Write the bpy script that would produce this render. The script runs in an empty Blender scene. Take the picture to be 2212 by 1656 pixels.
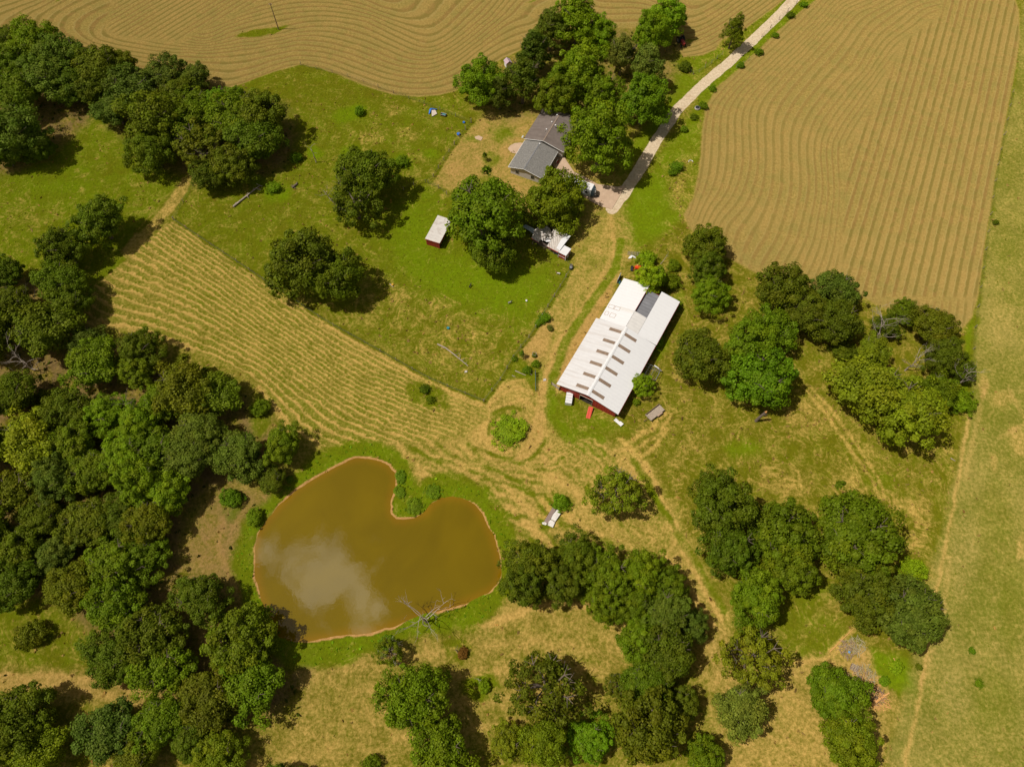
import bpy, math, random
import numpy as np
from mathutils import Vector
random.seed(7); RNG=np.random.default_rng(11)
SC=bpy.context.scene; COL=SC.collection
# ---------------- camera, world, sun, exposure ----------------
CAMH=145.0; TILT=math.radians(27.3); F=1536.0; CU,CV=1106.0,828.0   # photo traced on a 2212 x 1656 view
cam=bpy.data.cameras.new('camera'); cam.lens=36*F/2212; cam.sensor_width=36; cam.clip_start=1; cam.clip_end=5000
camo=bpy.data.objects.new('camera',cam); COL.objects.link(camo); camo.location=(0,0,CAMH); camo.rotation_euler=(TILT,0,0); SC.camera=camo
ELEV=math.radians(60); SAZ=math.radians(6)      # shadows fall towards SAZ
sd=Vector((math.cos(SAZ)*math.cos(ELEV),math.sin(SAZ)*math.cos(ELEV),-math.sin(ELEV)))
sun=bpy.data.lights.new('sun','SUN'); sun.energy=3.7; sun.angle=math.radians(0.53); sun.color=(1,.955,.90)
suno=bpy.data.objects.new('sun',sun); COL.objects.link(suno); suno.location=(-60,0,120); suno.rotation_euler=sd.to_track_quat('-Z','Y').to_euler()
W=bpy.data.worlds.new('World'); SC.world=W; W.use_nodes=True
nt=W.node_tree; nt.nodes.clear()
def N(t,ty,**k):
    n=t.nodes.new(ty)
    for a,b in k.items(): setattr(n,a,b)
    return n
def L(t,a,b): t.links.new(a,b)
def mathn(t,op,a,b=None,c=None,clamp=False):
    n=N(t,'ShaderNodeMath',operation=op); n.use_clamp=clamp
    for i,v in enumerate((a,b,c)):
        if v is None: continue
        if isinstance(v,(int,float)): n.inputs[i].default_value=v
        else: L(t,v,n.inputs[i])
    return n.outputs[0]
sky=N(nt,'ShaderNodeTexSky',sky_type='NISHITA'); sky.sun_disc=False; sky.sun_elevation=ELEV; sky.sun_rotation=math.atan2(-sd.x,-sd.y); sky.dust_density=2.5
bg=N(nt,'ShaderNodeBackground'); bg.inputs[1].default_value=.060
warm=N(nt,'ShaderNodeMix',data_type='RGBA',blend_type='MULTIPLY'); warm.inputs[0].default_value=1; warm.inputs[7].default_value=(1,.86,.62,1)
L(nt,sky.outputs[0],warm.inputs[6]); L(nt,warm.outputs[2],bg.inputs[0])
tc=N(nt,'ShaderNodeTexCoord'); sx=N(nt,'ShaderNodeSeparateXYZ'); L(nt,tc.outputs['Generated'],sx.inputs[0])
zc=mathn(nt,'MAXIMUM',sx.outputs[2],.08)
px=mathn(nt,'DIVIDE',sx.outputs[0],zc); py=mathn(nt,'DIVIDE',sx.outputs[1],zc)
cx=N(nt,'ShaderNodeCombineXYZ'); L(nt,px,cx.inputs[0]); L(nt,py,cx.inputs[1])
no=N(nt,'ShaderNodeTexNoise'); no.inputs['Scale'].default_value=17; no.inputs['Detail'].default_value=5; no.inputs['Roughness'].default_value=.55; no.inputs['Distortion'].default_value=.6
L(nt,cx.outputs[0],no.inputs['Vector'])
# one cumulus overhead (it is what the pond mirrors) and scattered cloud lower in the sky
def ell(cxx,cyy,rx,ry,rot):
    c,s=math.cos(rot),math.sin(rot)
    dx=mathn(nt,'SUBTRACT',px,cxx); dy=mathn(nt,'SUBTRACT',py,cyy)
    a=mathn(nt,'DIVIDE',mathn(nt,'ADD',mathn(nt,'MULTIPLY',dx,c),mathn(nt,'MULTIPLY',dy,s)),rx)
    b=mathn(nt,'DIVIDE',mathn(nt,'ADD',mathn(nt,'MULTIPLY',dx,-s),mathn(nt,'MULTIPLY',dy,c)),ry)
    return mathn(nt,'SQRT',mathn(nt,'ADD',mathn(nt,'POWER',a,2),mathn(nt,'POWER',b,2)))
e1=ell(-.262,.222,.10,.056,math.radians(-15)); e2=ell(-.205,.180,.042,.055,math.radians(20))
em=mathn(nt,'MINIMUM',e1,e2)
m1=mathn(nt,'ADD',mathn(nt,'MULTIPLY',mathn(nt,'SUBTRACT',no.outputs[0],.5),3.2),mathn(nt,'SUBTRACT',1.0,em))
rr=N(nt,'ShaderNodeMapRange',interpolation_type='SMOOTHSTEP'); rr.inputs[1].default_value=-.02; rr.inputs[2].default_value=.75; L(nt,m1,rr.inputs[0])
no2=N(nt,'ShaderNodeTexNoise'); no2.inputs['Scale'].default_value=1.6; no2.inputs['Detail'].default_value=6; L(nt,cx.outputs[0],no2.inputs['Vector'])
far=mathn(nt,'SUBTRACT',mathn(nt,'SQRT',mathn(nt,'ADD',mathn(nt,'POWER',px,2),mathn(nt,'POWER',py,2))),1.3,clamp=True)
m2=mathn(nt,'MULTIPLY',far,mathn(nt,'MULTIPLY',mathn(nt,'SUBTRACT',no2.outputs[0],.5,clamp=True),6,clamp=True))
hz=N(nt,'ShaderNodeMapRange',interpolation_type='SMOOTHSTEP'); hz.inputs[1].default_value=.09; hz.inputs[2].default_value=.25; L(nt,sx.outputs[2],hz.inputs[0])
cm=mathn(nt,'MAXIMUM',rr.outputs[0],mathn(nt,'MULTIPLY',mathn(nt,'MULTIPLY',m2,.5),hz.outputs[0]))
bg2=N(nt,'ShaderNodeBackground'); bg2.inputs[0].default_value=(1,.93,.8,1); bg2.inputs[1].default_value=2.6
ms=N(nt,'ShaderNodeMixShader'); L(nt,cm,ms.inputs[0]); L(nt,bg.outputs[0],ms.inputs[1]); L(nt,bg2.outputs[0],ms.inputs[2])
wo=N(nt,'ShaderNodeOutputWorld'); L(nt,ms.outputs[0],wo.inputs[0])
SC.view_settings.view_transform='Standard'; SC.view_settings.look='None'; SC.view_settings.exposure=0.1; SC.view_settings.gamma=1
SC.cycles.max_bounces=5; SC.cycles.diffuse_bounces=2; SC.cycles.transmission_bounces=3

# ---------------- helpers ----------------
def G(u,v,z=0.0):
    dx=(u-CU)/F; dy=(CV-v)/F
    y=dy*math.cos(TILT)+math.sin(TILT); zz=dy*math.sin(TILT)-math.cos(TILT); t=(z-CAMH)/zz
    return (dx*t,y*t)
def GD(u,v,z=0.0):   # view px per metre near that point
    a=G(u,v,z); b=G(u+10,v,z); return 10/(b[0]-a[0])
def PL(pts,z=0): return np.array([G(u,v,z) for u,v in pts])
def tag(o,label=None,cat=None,group=None,kind=None):
    if label: o['label']=label
    if cat: o['category']=cat
    if group: o['group']=group
    if kind: o['kind']=kind
    return o
def empty(name,loc,rz=0,label=None,cat=None,group=None):
    o=bpy.data.objects.new(name,None); o.empty_display_size=.5; COL.objects.link(o); o.location=loc; o.rotation_euler=(0,0,rz)
    return tag(o,label,cat,group)
class MB:
    def __init__(s): s.v=[]; s.f=[]
    def add(s,vs,fs):
        b=len(s.v); s.v+= [tuple(p) for p in vs]; s.f+=[tuple(i+b for i in f) for f in fs]; return s
    def box(s,c,d,rz=0,tilt=0):
        ca,sa=math.cos(rz),math.sin(rz); ct,st=math.cos(tilt),math.sin(tilt); vs=[]
        for z in (-.5,.5):
            for x,y in ((-.5,-.5),(.5,-.5),(.5,.5),(-.5,.5)):
                X,Y,Z=x*d[0],y*d[1],z*d[2]
                X,Z=X*ct+Z*st,-X*st+Z*ct
                vs.append((c[0]+X*ca-Y*sa,c[1]+X*sa+Y*ca,c[2]+Z))
        return s.add(vs,[(3,2,1,0),(4,5,6,7),(0,1,5,4),(1,2,6,5),(2,3,7,6),(3,0,4,7)])
    def prism(s,pts,z0,z1):   # pts ccw, z1 may be list of heights
        n=len(pts); zt=z1 if hasattr(z1,'__len__') else [z1]*n; zb=z0 if hasattr(z0,'__len__') else [z0]*n
        vs=[(p[0],p[1],zb[i]) for i,p in enumerate(pts)]+[(p[0],p[1],zt[i]) for i,p in enumerate(pts)]
        return s.add(vs,[tuple(range(n-1,-1,-1)),tuple(range(n,2*n))]+[(i,(i+1)%n,n+(i+1)%n,n+i) for i in range(n)])
    def tube(s,ps,rs,n=6):
        ps=[Vector(p) for p in ps]; b=len(s.v); K=len(ps)
        for i,p in enumerate(ps):
            d=(ps[min(i+1,K-1)]-ps[max(i-1,0)]); d=d.normalized() if d.length>1e-6 else Vector((0,0,1))
            a=d.orthogonal().normalized(); c=d.cross(a)
            r=rs[i] if hasattr(rs,'__len__') else rs
            for k in range(n):
                t=2*math.pi*k/n; q=p+a*(r*math.cos(t))+c*(r*math.sin(t)); s.v.append(tuple(q))
        for i in range(K-1):
            for k in range(n): s.f.append((b+i*n+k,b+i*n+(k+1)%n,b+(i+1)*n+(k+1)%n,b+(i+1)*n+k))
        s.f.append(tuple(b+k for k in range(n-1,-1,-1))); s.f.append(tuple(b+(K-1)*n+k for k in range(n)))
        return s
    def cyl(s,c,r,h,n=16,axis='z',r2=None):
        d={'z':(0,0,h),'x':(h,0,0),'y':(0,h,0)}[axis]
        return s.tube([c,(c[0]+d[0],c[1]+d[1],c[2]+d[2])],[r,r if r2 is None else r2],n)
    def build(s,name,mat,parent=None,smooth=False):
        m=bpy.data.meshes.new(name); m.from_pydata(s.v,[],s.f); m.update(); m.materials.append(mat)
        if smooth:
            for p in m.polygons: p.use_smooth=True
        o=bpy.data.objects.new(name,m); COL.objects.link(o)
        if parent: o.parent=parent
        return o
def npmesh(name,V,Fq,mat,parent=None,attrs=None,smooth=False,link=True):
    m=bpy.data.meshes.new(name); nv=len(V); nf=len(Fq); k=Fq.shape[1]
    m.vertices.add(nv); m.vertices.foreach_set('co',np.asarray(V,dtype=np.float32).ravel())
    m.loops.add(nf*k); m.polygons.add(nf)
    m.loops.foreach_set('vertex_index',Fq.astype(np.int32).ravel())
    m.polygons.foreach_set('loop_start',np.arange(0,nf*k,k,dtype=np.int32))
    m.polygons.foreach_set('use_smooth',np.full(nf,smooth))
    m.update(calc_edges=True)
    for an,(dom,ty,arr) in (attrs or {}).items():
        a=m.attributes.new(an,ty,dom); a.data.foreach_set('color' if 'COLOR' in ty else 'value',np.asarray(arr,dtype=np.float32).ravel())
    m.materials.append(mat)
    if not link: return m
    o=bpy.data.objects.new(name,m); COL.objects.link(o)
    if parent: o.parent=parent
    return o
# numpy noise
_perm=RNG.random((256,256)).astype(np.float32)
def vnoise(x,y):
    xi=np.floor(x).astype(int); yi=np.floor(y).astype(int); fx=x-xi; fy=y-yi; fx=fx*fx*(3-2*fx); fy=fy*fy*(3-2*fy)
    a=_perm[xi&255,yi&255]; b=_perm[(xi+1)&255,yi&255]; c=_perm[xi&255,(yi+1)&255]; d=_perm[(xi+1)&255,(yi+1)&255]
    return (a*(1-fx)+b*fx)*(1-fy)+(c*(1-fx)+d*fx)*fy
def fbm(x,y,o=4):
    r=0; a=.5; t=0
    for i in range(o): r=r+a*vnoise(x*2**i+17.3*i,y*2**i+5.1*i); t+=a; a*=.5
    return r/t
def sstep(a,b,x): t=np.clip((x-a)/(b-a),0,1); return t*t*(3-2*t)

# ---------------- materials ----------------
def newmat(name):
    m=bpy.data.materials.new(name); m.use_nodes=True; t=m.node_tree; t.nodes.clear()
    o=N(t,'ShaderNodeOutputMaterial'); return m,t,o
def simple(name,col,rough=.8,var=.25,scale=2.0,metal=0,spec=.2,stripe=None,dirt=None,bump=.0):
    m,t,o=newmat(name); b=N(t,'ShaderNodeBsdfPrincipled'); b.inputs['Roughness'].default_value=rough; b.inputs['Metallic'].default_value=metal
    b.inputs['Specular IOR Level'].default_value=spec
    c=N(t,'ShaderNodeTexCoord'); n=N(t,'ShaderNodeTexNoise'); n.inputs['Scale'].default_value=scale; n.inputs['Detail'].default_value=6; n.inputs['Roughness'].default_value=.65
    L(t,c.outputs['Object'],n.inputs['Vector'])
    mr=N(t,'ShaderNodeMapRange'); mr.inputs[1].default_value=.3; mr.inputs[2].default_value=.7; mr.inputs[3].default_value=1-var; mr.inputs[4].default_value=1+var*.5; L(t,n.outputs[0],mr.inputs[0])
    mx=N(t,'ShaderNodeVectorMath',operation='SCALE'); mx.inputs[0].default_value=col; L(t,mr.outputs[0],mx.inputs[3]); out=mx.outputs[0]
    if dirt:
        n2=N(t,'ShaderNodeTexNoise'); n2.inputs['Scale'].default_value=dirt[1]; n2.inputs['Detail'].default_value=5
        mp=N(t,'ShaderNodeMapping'); mp.inputs['Scale'].default_value=dirt[3] if len(dirt)>3 else (1,1,1); L(t,c.outputs['Object'],mp.inputs[0]); L(t,mp.outputs[0],n2.inputs['Vector'])
        r2=N(t,'ShaderNodeMapRange'); r2.inputs[1].default_value=.48; r2.inputs[2].default_value=.68; r2.inputs[4].default_value=dirt[2]; L(t,n2.outputs[0],r2.inputs[0])
        mm=N(t,'ShaderNodeMix',data_type='RGBA'); L(t,r2.outputs[0],mm.inputs[0]); L(t,out,mm.inputs[6]); mm.inputs[7].default_value=(*dirt[0],1); out=mm.outputs[2]
    if stripe:   # stripe=(axis, per metre, darkening)
        w=N(t,'ShaderNodeTexWave',bands_direction=stripe[0]); w.inputs['Scale'].default_value=stripe[1]; w.inputs['Distortion'].default_value=stripe[3] if len(stripe)>3 else 0.2; L(t,c.outputs['Object'],w.inputs['Vector'])
        r3=N(t,'ShaderNodeMapRange'); r3.inputs[3].default_value=1-stripe[2]; L(t,w.outputs['Fac'],r3.inputs[0])
        sc=N(t,'ShaderNodeVectorMath',operation='SCALE'); L(t,out,sc.inputs[0]); L(t,r3.outputs[0],sc.inputs[3]); out=sc.outputs[0]
        bp=N(t,'ShaderNodeBump'); bp.inputs['Strength'].default_value=.5; bp.inputs['Distance'].default_value=.03; L(t,w.outputs['Fac'],bp.inputs['Height']); L(t,bp.outputs[0],b.inputs['Normal'])
    L(t,out,b.inputs['Base Color']); L(t,b.outputs[0],o.inputs[0]); return m
def leafmat(name,trans=.28,gloss=.025):
    m,t,o=newmat(name); oi=N(t,'ShaderNodeObjectInfo'); at=N(t,'ShaderNodeAttribute',attribute_name='var')
    r=N(t,'ShaderNodeMapRange'); r.inputs[3].default_value=.45; r.inputs[4].default_value=1.65; L(t,at.outputs['Fac'],r.inputs[0])
    s=N(t,'ShaderNodeVectorMath',operation='SCALE'); L(t,oi.outputs['Color'],s.inputs[0]); L(t,r.outputs[0],s.inputs[3])
    at2=N(t,'ShaderNodeAttribute',attribute_name='hue')
    mx=N(t,'ShaderNodeMix',data_type='RGBA',blend_type='MULTIPLY'); L(t,at2.outputs['Fac'],mx.inputs[0]); L(t,s.outputs[0],mx.inputs[6]); mx.inputs[7].default_value=(1.38,1.03,.9,1)
    d=N(t,'ShaderNodeBsdfDiffuse'); L(t,mx.outputs[2],d.inputs[0])
    tr=N(t,'ShaderNodeBsdfTranslucent'); s2=N(t,'ShaderNodeMix',data_type='RGBA',blend_type='MULTIPLY'); s2.inputs[0].default_value=1; s2.inputs[7].default_value=(1.5,1.6,.6,1); L(t,mx.outputs[2],s2.inputs[6]); L(t,s2.outputs[2],tr.inputs[0])
    m1=N(t,'ShaderNodeMixShader'); m1.inputs[0].default_value=trans; L(t,d.outputs[0],m1.inputs[1]); L(t,tr.outputs[0],m1.inputs[2])
    g=N(t,'ShaderNodeBsdfGlossy'); g.inputs['Roughness'].default_value=.6; g.inputs[0].default_value=(.8,.8,.3,1)
    m2=N(t,'ShaderNodeMixShader'); m2.inputs[0].default_value=gloss; L(t,m1.outputs[0],m2.inputs[1]); L(t,g.outputs[0],m2.inputs[2]); L(t,m2.outputs[0],o.inputs[0])
    return m
LEAF=leafmat('leaf_foliage'); GRASSM=leafmat('grass_blades',.3,.02)
BARK=simple('bark',(.16,.12,.09),.95,.4,6); DEADW=simple('dead_wood',(.38,.31,.25),.9,.35,5); DEADB=simple('dark_dead_wood',(.17,.13,.10),.9,.35,5)
WHITE_ROOF=simple('white_metal_roof',(.64,.62,.605),.55,.05,1,0,.3,('Y',.35,.035),((.50,.45,.41),.25,.55,(.5,6,1)))
WHITE_ROOF2=simple('clean_white_metal_roof',(.71,.70,.69),.5,.03,1,0,.3,('Y',.35,.015))
TAN_ROOF=simple('aged_cream_metal_roof',(.69,.66,.62),.6,.08,1,0,.3,('Y',.35,.06))
GREY_PANEL=simple('grey_metal_roof',(.19,.19,.20),.6,.12,.6,0,.3,('Y',.35,.14),((.3,.3,.31),.8,.4,(.4,4,1)))
RED_METAL=simple('red_metal_siding',(.34,.035,.022),.65,.18,1.5,0,.3,('X',.5,.2),((.22,.04,.03),.6,.5))
RED_TRIM=simple('red_trim',(.36,.06,.035),.7,.15,2)
SKYL=simple('skylight_panel',(.30,.21,.145),.55,.3,2,0,.3,('Y',.9,.3))
RUST=simple('rusty_seam',(.42,.29,.20),.8,.3,4)
SHADEIN=simple('painted_interior_shade',(.035,.028,.02),.95,.3,2)  # near-black that stands in for the shade inside the buildings
SHINGLE_A=simple('brown_grey_shingle',(.185,.150,.128),.9,.18,.9,0,.15,('Y',1.5,.06),((.13,.10,.085),.35,.7,(.4,2,1)))
def shingle_b():
    m=simple('grey_shingle',(.235,.222,.200),.9,.45,3.2,0,.15,('Y',2.2,.08)); return m
SHINGLE_B=shingle_b()
TRIMW=simple('white_trim',(.7,.68,.64),.6,.1,2); STUCCO=simple('cream_block_wall',(.55,.50,.43),.85,.12,2,0,.2,('Z',.9,.15))
GLASSD=simple('dark_window_glass',(.03,.035,.04),.15,.1,2,0,.6)
METALG=simple('galvanised_metal',(.5,.5,.5),.4,.1,4,.7,.5); RUBBER=simple('black_rubber',(.025,.025,.027),.8,.2,6); 
WOODG=simple('weathered_grey_wood',(.46,.37,.28),.9,.3,3,0,.2,('X',.9,.3,.6)); WOODB=simple('brown_wood',(.24,.16,.10),.9,.3,3)
OLDROOF=simple('weathered_white_corrugated_roof',(.66,.60,.53),.8,.15,1.5,0,.2,('X',.6,.3,.6),((.42,.33,.26),1.3,.75,(2.5,.5,1)))
BLUEROOF=simple('blue_grey_metal',(.36,.44,.47),.55,.2,1.5,0,.3,('X',.6,.15),((.6,.55,.5),1.5,.5))
CONC=simple('concrete',(.52,.37,.25),.9,.12,1.2,0,.2,None,((.42,.29,.19),.4,.6)); SLABW=simple('whitewashed_concrete',(.72,.68,.62),.85,.2,2,0,.2,None,((.4,.34,.28),1.6,.6)); SHEETB=simple('brown_fibre_sheet',(.26,.19,.16),.9,.3,4)
ORANGE=simple('orange_paint',(.72,.055,.01),.45,.1,3,0,.4); REDP=simple('faded_red_paint',(.32,.035,.03),.5,.25,3,0,.4); BLUEP=simple('blue_plastic',(.03,.16,.55),.5,.2,3,0,.4); TEALP=simple('teal_plastic',(.03,.25,.28),.5,.2,3); GREENP=simple('dark_green_steel',(.05,.13,.12),.6,.2,3)
WHITEP=simple('white_painted_metal',(.74,.72,.70),.5,.08,2,0,.4); CREAMP=simple('pale_grey_painted_metal',(.48,.49,.48),.5,.1,2,0,.4); BLACKP=simple('black_plastic',(.03,.03,.035),.4,.2,3,0,.4)
SHEETR=simple('bright_red_sheet',(.62,.075,.035),.55,.12,2,0,.3,('X',.6,.12)); STONE=simple('pale_stone',(.5,.45,.4),.9,.3,3); WIREM=simple('fence_wire',(.11,.12,.07),.9,.2,3,0,.1)
FURW=simple('white_goat_hair',(.7,.64,.57),.95,.1,6); FURK=simple('black_goat_hair',(.035,.03,.03),.9,.2,6); FURG=simple('grey_goat_hair',(.36,.33,.31),.95,.5,8); FURB=simple('brown_goat_hair',(.30,.12,.05),.95,.2,6); HORN=simple('goat_horn',(.2,.16,.12),.7,.2,5)
CUTW=simple('fresh_cut_wood',(.72,.38,.13),.85,.2,4); STRAWB=simple('brushwood',(.36,.25,.16),.95,.3,4); GREYB=simple('grey_green_brushwood',(.44,.38,.21),.95,.3,4)
TRDARK=simple('dark_blue_grey_cap',(.05,.075,.09),.3,.15,2,0,.5)

# ---------------- the ground: one traced sheet of cover, carved for the pond ----------------
X0,X1,Y0,Y1,ST=-178.0,178.0,-22.0,236.0,0.4
gx=np.arange(X0,X1+.01,ST); gy=np.arange(Y0,Y1+.01,ST)
ext=np.array([3,8,18,40,90,200,450,900])
xs=np.concatenate([X0-ext[::-1],gx,gx[-1]+ext]); ys=np.concatenate([Y0-ext[::-1],gy,gy[-1]+ext])
NX,NY=len(xs),len(ys); XX,YY=np.meshgrid(xs,ys,indexing='ij')
wx=XX+ (fbm(XX*.35,YY*.35)-.5)*2.2; wy=YY+(fbm(XX*.35+90,YY*.35+40)-.5)*2.2     # ragged edges
ch={k:np.full(XX.shape,v,dtype=np.float32) for k,v in dict(dry=.45,lush=.3,bare=0,pale=0,grav=0,hay=0,mead=0,tall=.4,phase=0,litter=0,amp=0,brown=0).items()}
ZG=np.zeros(XX.shape,dtype=np.float32)
def box_of(P,pad):
    lo=P.min(0)-pad; hi=P.max(0)+pad
    i0=max(np.searchsorted(xs,lo[0])-1,0); i1=min(np.searchsorted(xs,hi[0])+1,NX); j0=max(np.searchsorted(ys,lo[1])-1,0); j1=min(np.searchsorted(ys,hi[1])+1,NY)
    return slice(i0,i1),slice(j0,j1)
def segd(A,B,X,Y):
    dx,dy=B-A; t=np.clip(((X-A[0])*dx+(Y-A[1])*dy)/(dx*dx+dy*dy+1e-9),0,1); return np.hypot(X-A[0]-t*dx,Y-A[1]-t*dy)
def sdf(P,X,Y):
    d=np.full(X.shape,1e9); ins=np.zeros(X.shape,bool); n=len(P)
    for i in range(n):
        A,B=P[i],P[(i+1)%n]; d=np.minimum(d,segd(A,B,X,Y))
        c=((A[1]>Y)!=(B[1]>Y)); 
        with np.errstate(divide='ignore',invalid='ignore'): xc=(B[0]-A[0])*(Y-A[1])/(B[1]-A[1])+A[0]
        ins^=c&(X<xc)
    return np.where(ins,-d,d)
def paint(pts,feather=1.5,warp=True,**kw):
    P=PL(pts); s=box_of(P,feather*2+3); X,Y=(wx[s],wy[s]) if warp else (XX[s],YY[s])
    m=1-sstep(-feather,feather,sdf(P,X,Y))
    for k,v in kw.items(): ch[k][s]+=(v-ch[k][s])*m
    return s,m
def stroke(pts,w=.5,k=1.0,feather=.5,warp=.35,**kw):
    P=PL(pts); s=box_of(P,w+feather+3); X=XX[s]+(wx[s]-XX[s])*warp; Y=YY[s]+(wy[s]-YY[s])*warp
    d=np.full(X.shape,1e9)
    for i in range(len(P)-1): d=np.minimum(d,segd(P[i],P[i+1],X,Y))
    m=k*(1-sstep(w-feather*.5,w+feather,d))
    for q,v in kw.items(): ch[q][s]+=(v-ch[q][s])*m
def blob(u,v,r,ry=None,k=1.0,**kw):
    ry=ry or r; n=12; pts=[(u+r*math.cos(6.283*i/n),v+ry*math.sin(6.283*i/n)) for i in range(n)]
    P=PL(pts); s=box_of(P,3); d=sdf(P,wx[s],wy[s]); rm=r/GD(u,v); m=k*(1-sstep(-rm*.5,rm*.35,d))
    for q,val in kw.items(): ch[q][s]+=(val-ch[q][s])*m
def tps(curves,X,Y):
    P=[];S=[]
    for s,pts in curves:
        W_=PL(pts); seg=np.hypot(*np.diff(W_,axis=0).T); cum=np.concatenate([[0],np.cumsum(seg)]); n=max(2,int(cum[-1]/7))
        for t in np.linspace(0,cum[-1],n): P.append((np.interp(t,cum,W_[:,0]),np.interp(t,cum,W_[:,1]))); S.append(s)
    P=np.array(P)/50.;S=np.array(S,float);n=len(P)
    def phi(r2): return .5*r2*np.log(r2+1e-9)
    A=np.zeros((n+3,n+3)); A[:n,:n]=phi(((P[:,None]-P[None])**2).sum(-1))+np.eye(n)*2e-3
    A[:n,n]=1;A[:n,n+1:]=P; A[n,:n]=1; A[n+1:,:n]=P.T
    w=np.linalg.solve(A,np.concatenate([S,[0,0,0]])); x=X/50.;y=Y/50.; r=w[n]+w[n+1]*x+w[n+2]*y
    for i in range(n): r=r+w[i]*phi((x-P[i,0])**2+(y-P[i,1])**2)
    return r
# --- woodland floor and meadows
paint([(-300,600),(60,600),(180,640),(200,720),(300,760),(420,800),(520,850),(580,905),(600,960),(560,1020),(480,1050),(400,1100),(390,1200),(450,1260),(540,1290),(600,1390),(680,1400),(650,1500),(560,1560),(480,1540),(400,1520),(330,1500),(240,1440),(150,1330),(0,1290),(-300,1290)],3,litter=.75,dry=.55,lush=.15,tall=.5)
paint([(-300,0),(-20,50),(120,90),(240,110),(440,180),(480,190),(620,225),(640,300),(600,370),(430,400),(380,370),(300,320),(210,240),(100,340),(0,380),(-300,420)],3,litter=.7,dry=.5,lush=.15,tall=.5)
paint([(-300,420),(0,375),(100,350),(150,300),(210,235),(290,310),(380,378),(410,388),(330,480),(262,575),(200,640),(120,600),(0,575),(-300,560)],2,dry=.27,lush=.52,tall=.9)
blob(120,400,90,40,.7,dry=.1,lush=.62); blob(240,370,40,20,.8,dry=.05,lush=.3); blob(60,470,60,30,.6,dry=.5,lush=.5)
# --- paddocks
paint([(480,192),(590,155),(650,140),(760,165),(900,207),(1000,190),(1018,265),(930,393),(1150,485),(1240,578),(1120,770),(1045,868),(375,472),(420,400),(600,370),(640,290)],1.6,dry=.27,lush=.40,tall=1)
paint([(520,195),(650,145),(760,170),(880,212),(860,250),(700,240),(600,230)],4,dry=.2,lush=.3)
paint([(840,470),(930,410),(960,540),(1180,585),(1195,640),(1120,700),(1000,660),(900,640),(850,560)],6,dry=.08,lush=.72)
paint([(380,470),(480,420),(590,440),(620,560),(600,620),(480,545)],5,dry=.22,lush=.38)
paint([(760,600),(880,610),(960,680),(1090,700),(1080,800),(1040,850),(880,780),(760,700)],6,dry=.42,lush=.34)
for u,v,r in [(1000,715,40),(960,660,30),(870,640,34),(930,760,30),(1040,760,26),(790,640,30),(850,235,26),(880,290,30),(800,300,34),(900,340,26)]: blob(u,v,r,r*.6,.6,dry=.58)
for u,v,r in [(776,240,22),(868,350,26),(745,250,30),(600,415,34),(1060,605,26),(560,390,20),(930,330,18),(680,330,20),(760,330,26)]: blob(u,v,r,r*.6,.85,dry=.0,lush=.8)
# --- house yard, lane and verges
paint([(1018,268),(1080,235),(1150,240),(1200,330),(1330,380),(1350,400),(1325,460),(1290,480),(1240,500),(1210,490),(1150,470),(1080,440),(925,397),(960,345)],1.2,dry=.62,lush=.55,tall=.1,brown=.7)
paint([(1018,268),(1080,235),(1150,240),(1175,300),(1105,375),(1160,470),(1080,440),(925,397),(960,345)],2.5,dry=.74)
for u,v,rx,ry,d in [(1010,320,24,12,.8),(1120,420,40,30,.8),(1060,345,22,16,.3),(985,370,30,22,.85),(1040,405,40,24,.35),(1150,445,30,18,.85),(1085,290,30,16,.25),(1020,300,20,8,.3),(1080,400,26,16,.8)]: blob(u,v,rx,ry,.8,dry=d,bare=.35 if d>.7 else 0)
paint([(1045,240),(1090,200),(1200,190),(1290,200),(1250,235),(1180,238),(1130,250),(1090,262)],3,litter=.6,dry=.6)
paint([(1180,60),(1310,30),(1480,90),(1450,200),(1380,260),(1240,250),(1080,240),(1040,200)],3,litter=.45,dry=.5,tall=.3)
paint([(1460,160),(1520,165),(1440,270),(1380,340),(1340,380),(1370,300),(1440,225)],2,dry=.2,lush=.6,tall=.1)
paint([(1440,120),(1540,105),(1570,95),(1620,50),(1700,0),(1740,-40),(1760,-40),(1700,20),(1500,170),(1470,150)],1.5,dry=.3,lush=.55,tall=.8)
paint([(1325,455),(1400,440),(1395,500),(1370,560),(1330,600),(1290,680),(1215,820),(1200,860),(1160,980),(1110,960),(1150,870),(1160,780),(1110,770),(1150,700),(1240,575),(1245,505),(1290,470)],2,dry=.66,lush=.55,tall=.1,brown=.25)
paint([(1380,400),(1440,310),(1510,230),(1518,290),(1505,400),(1475,470),(1480,500),(1540,580),(1440,600),(1380,560),(1370,480)],2,dry=.25,lush=.62,tall=.5)
paint([(1365,400),(1430,390),(1440,460),(1420,500),(1370,520),(1350,450)],4,dry=.12,lush=.72,tall=.1)
paint([(1440,360),(1500,330),(1500,420),(1470,460),(1440,430)],3,dry=.5,lush=.4,tall=.8)
paint([(1510,190),(1620,90),(1760,-20),(1800,-20),(1708,44),(1608,138),(1548,192),(1520,240),(1500,260)],1,dry=.2,lush=.6,tall=1)
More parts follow.
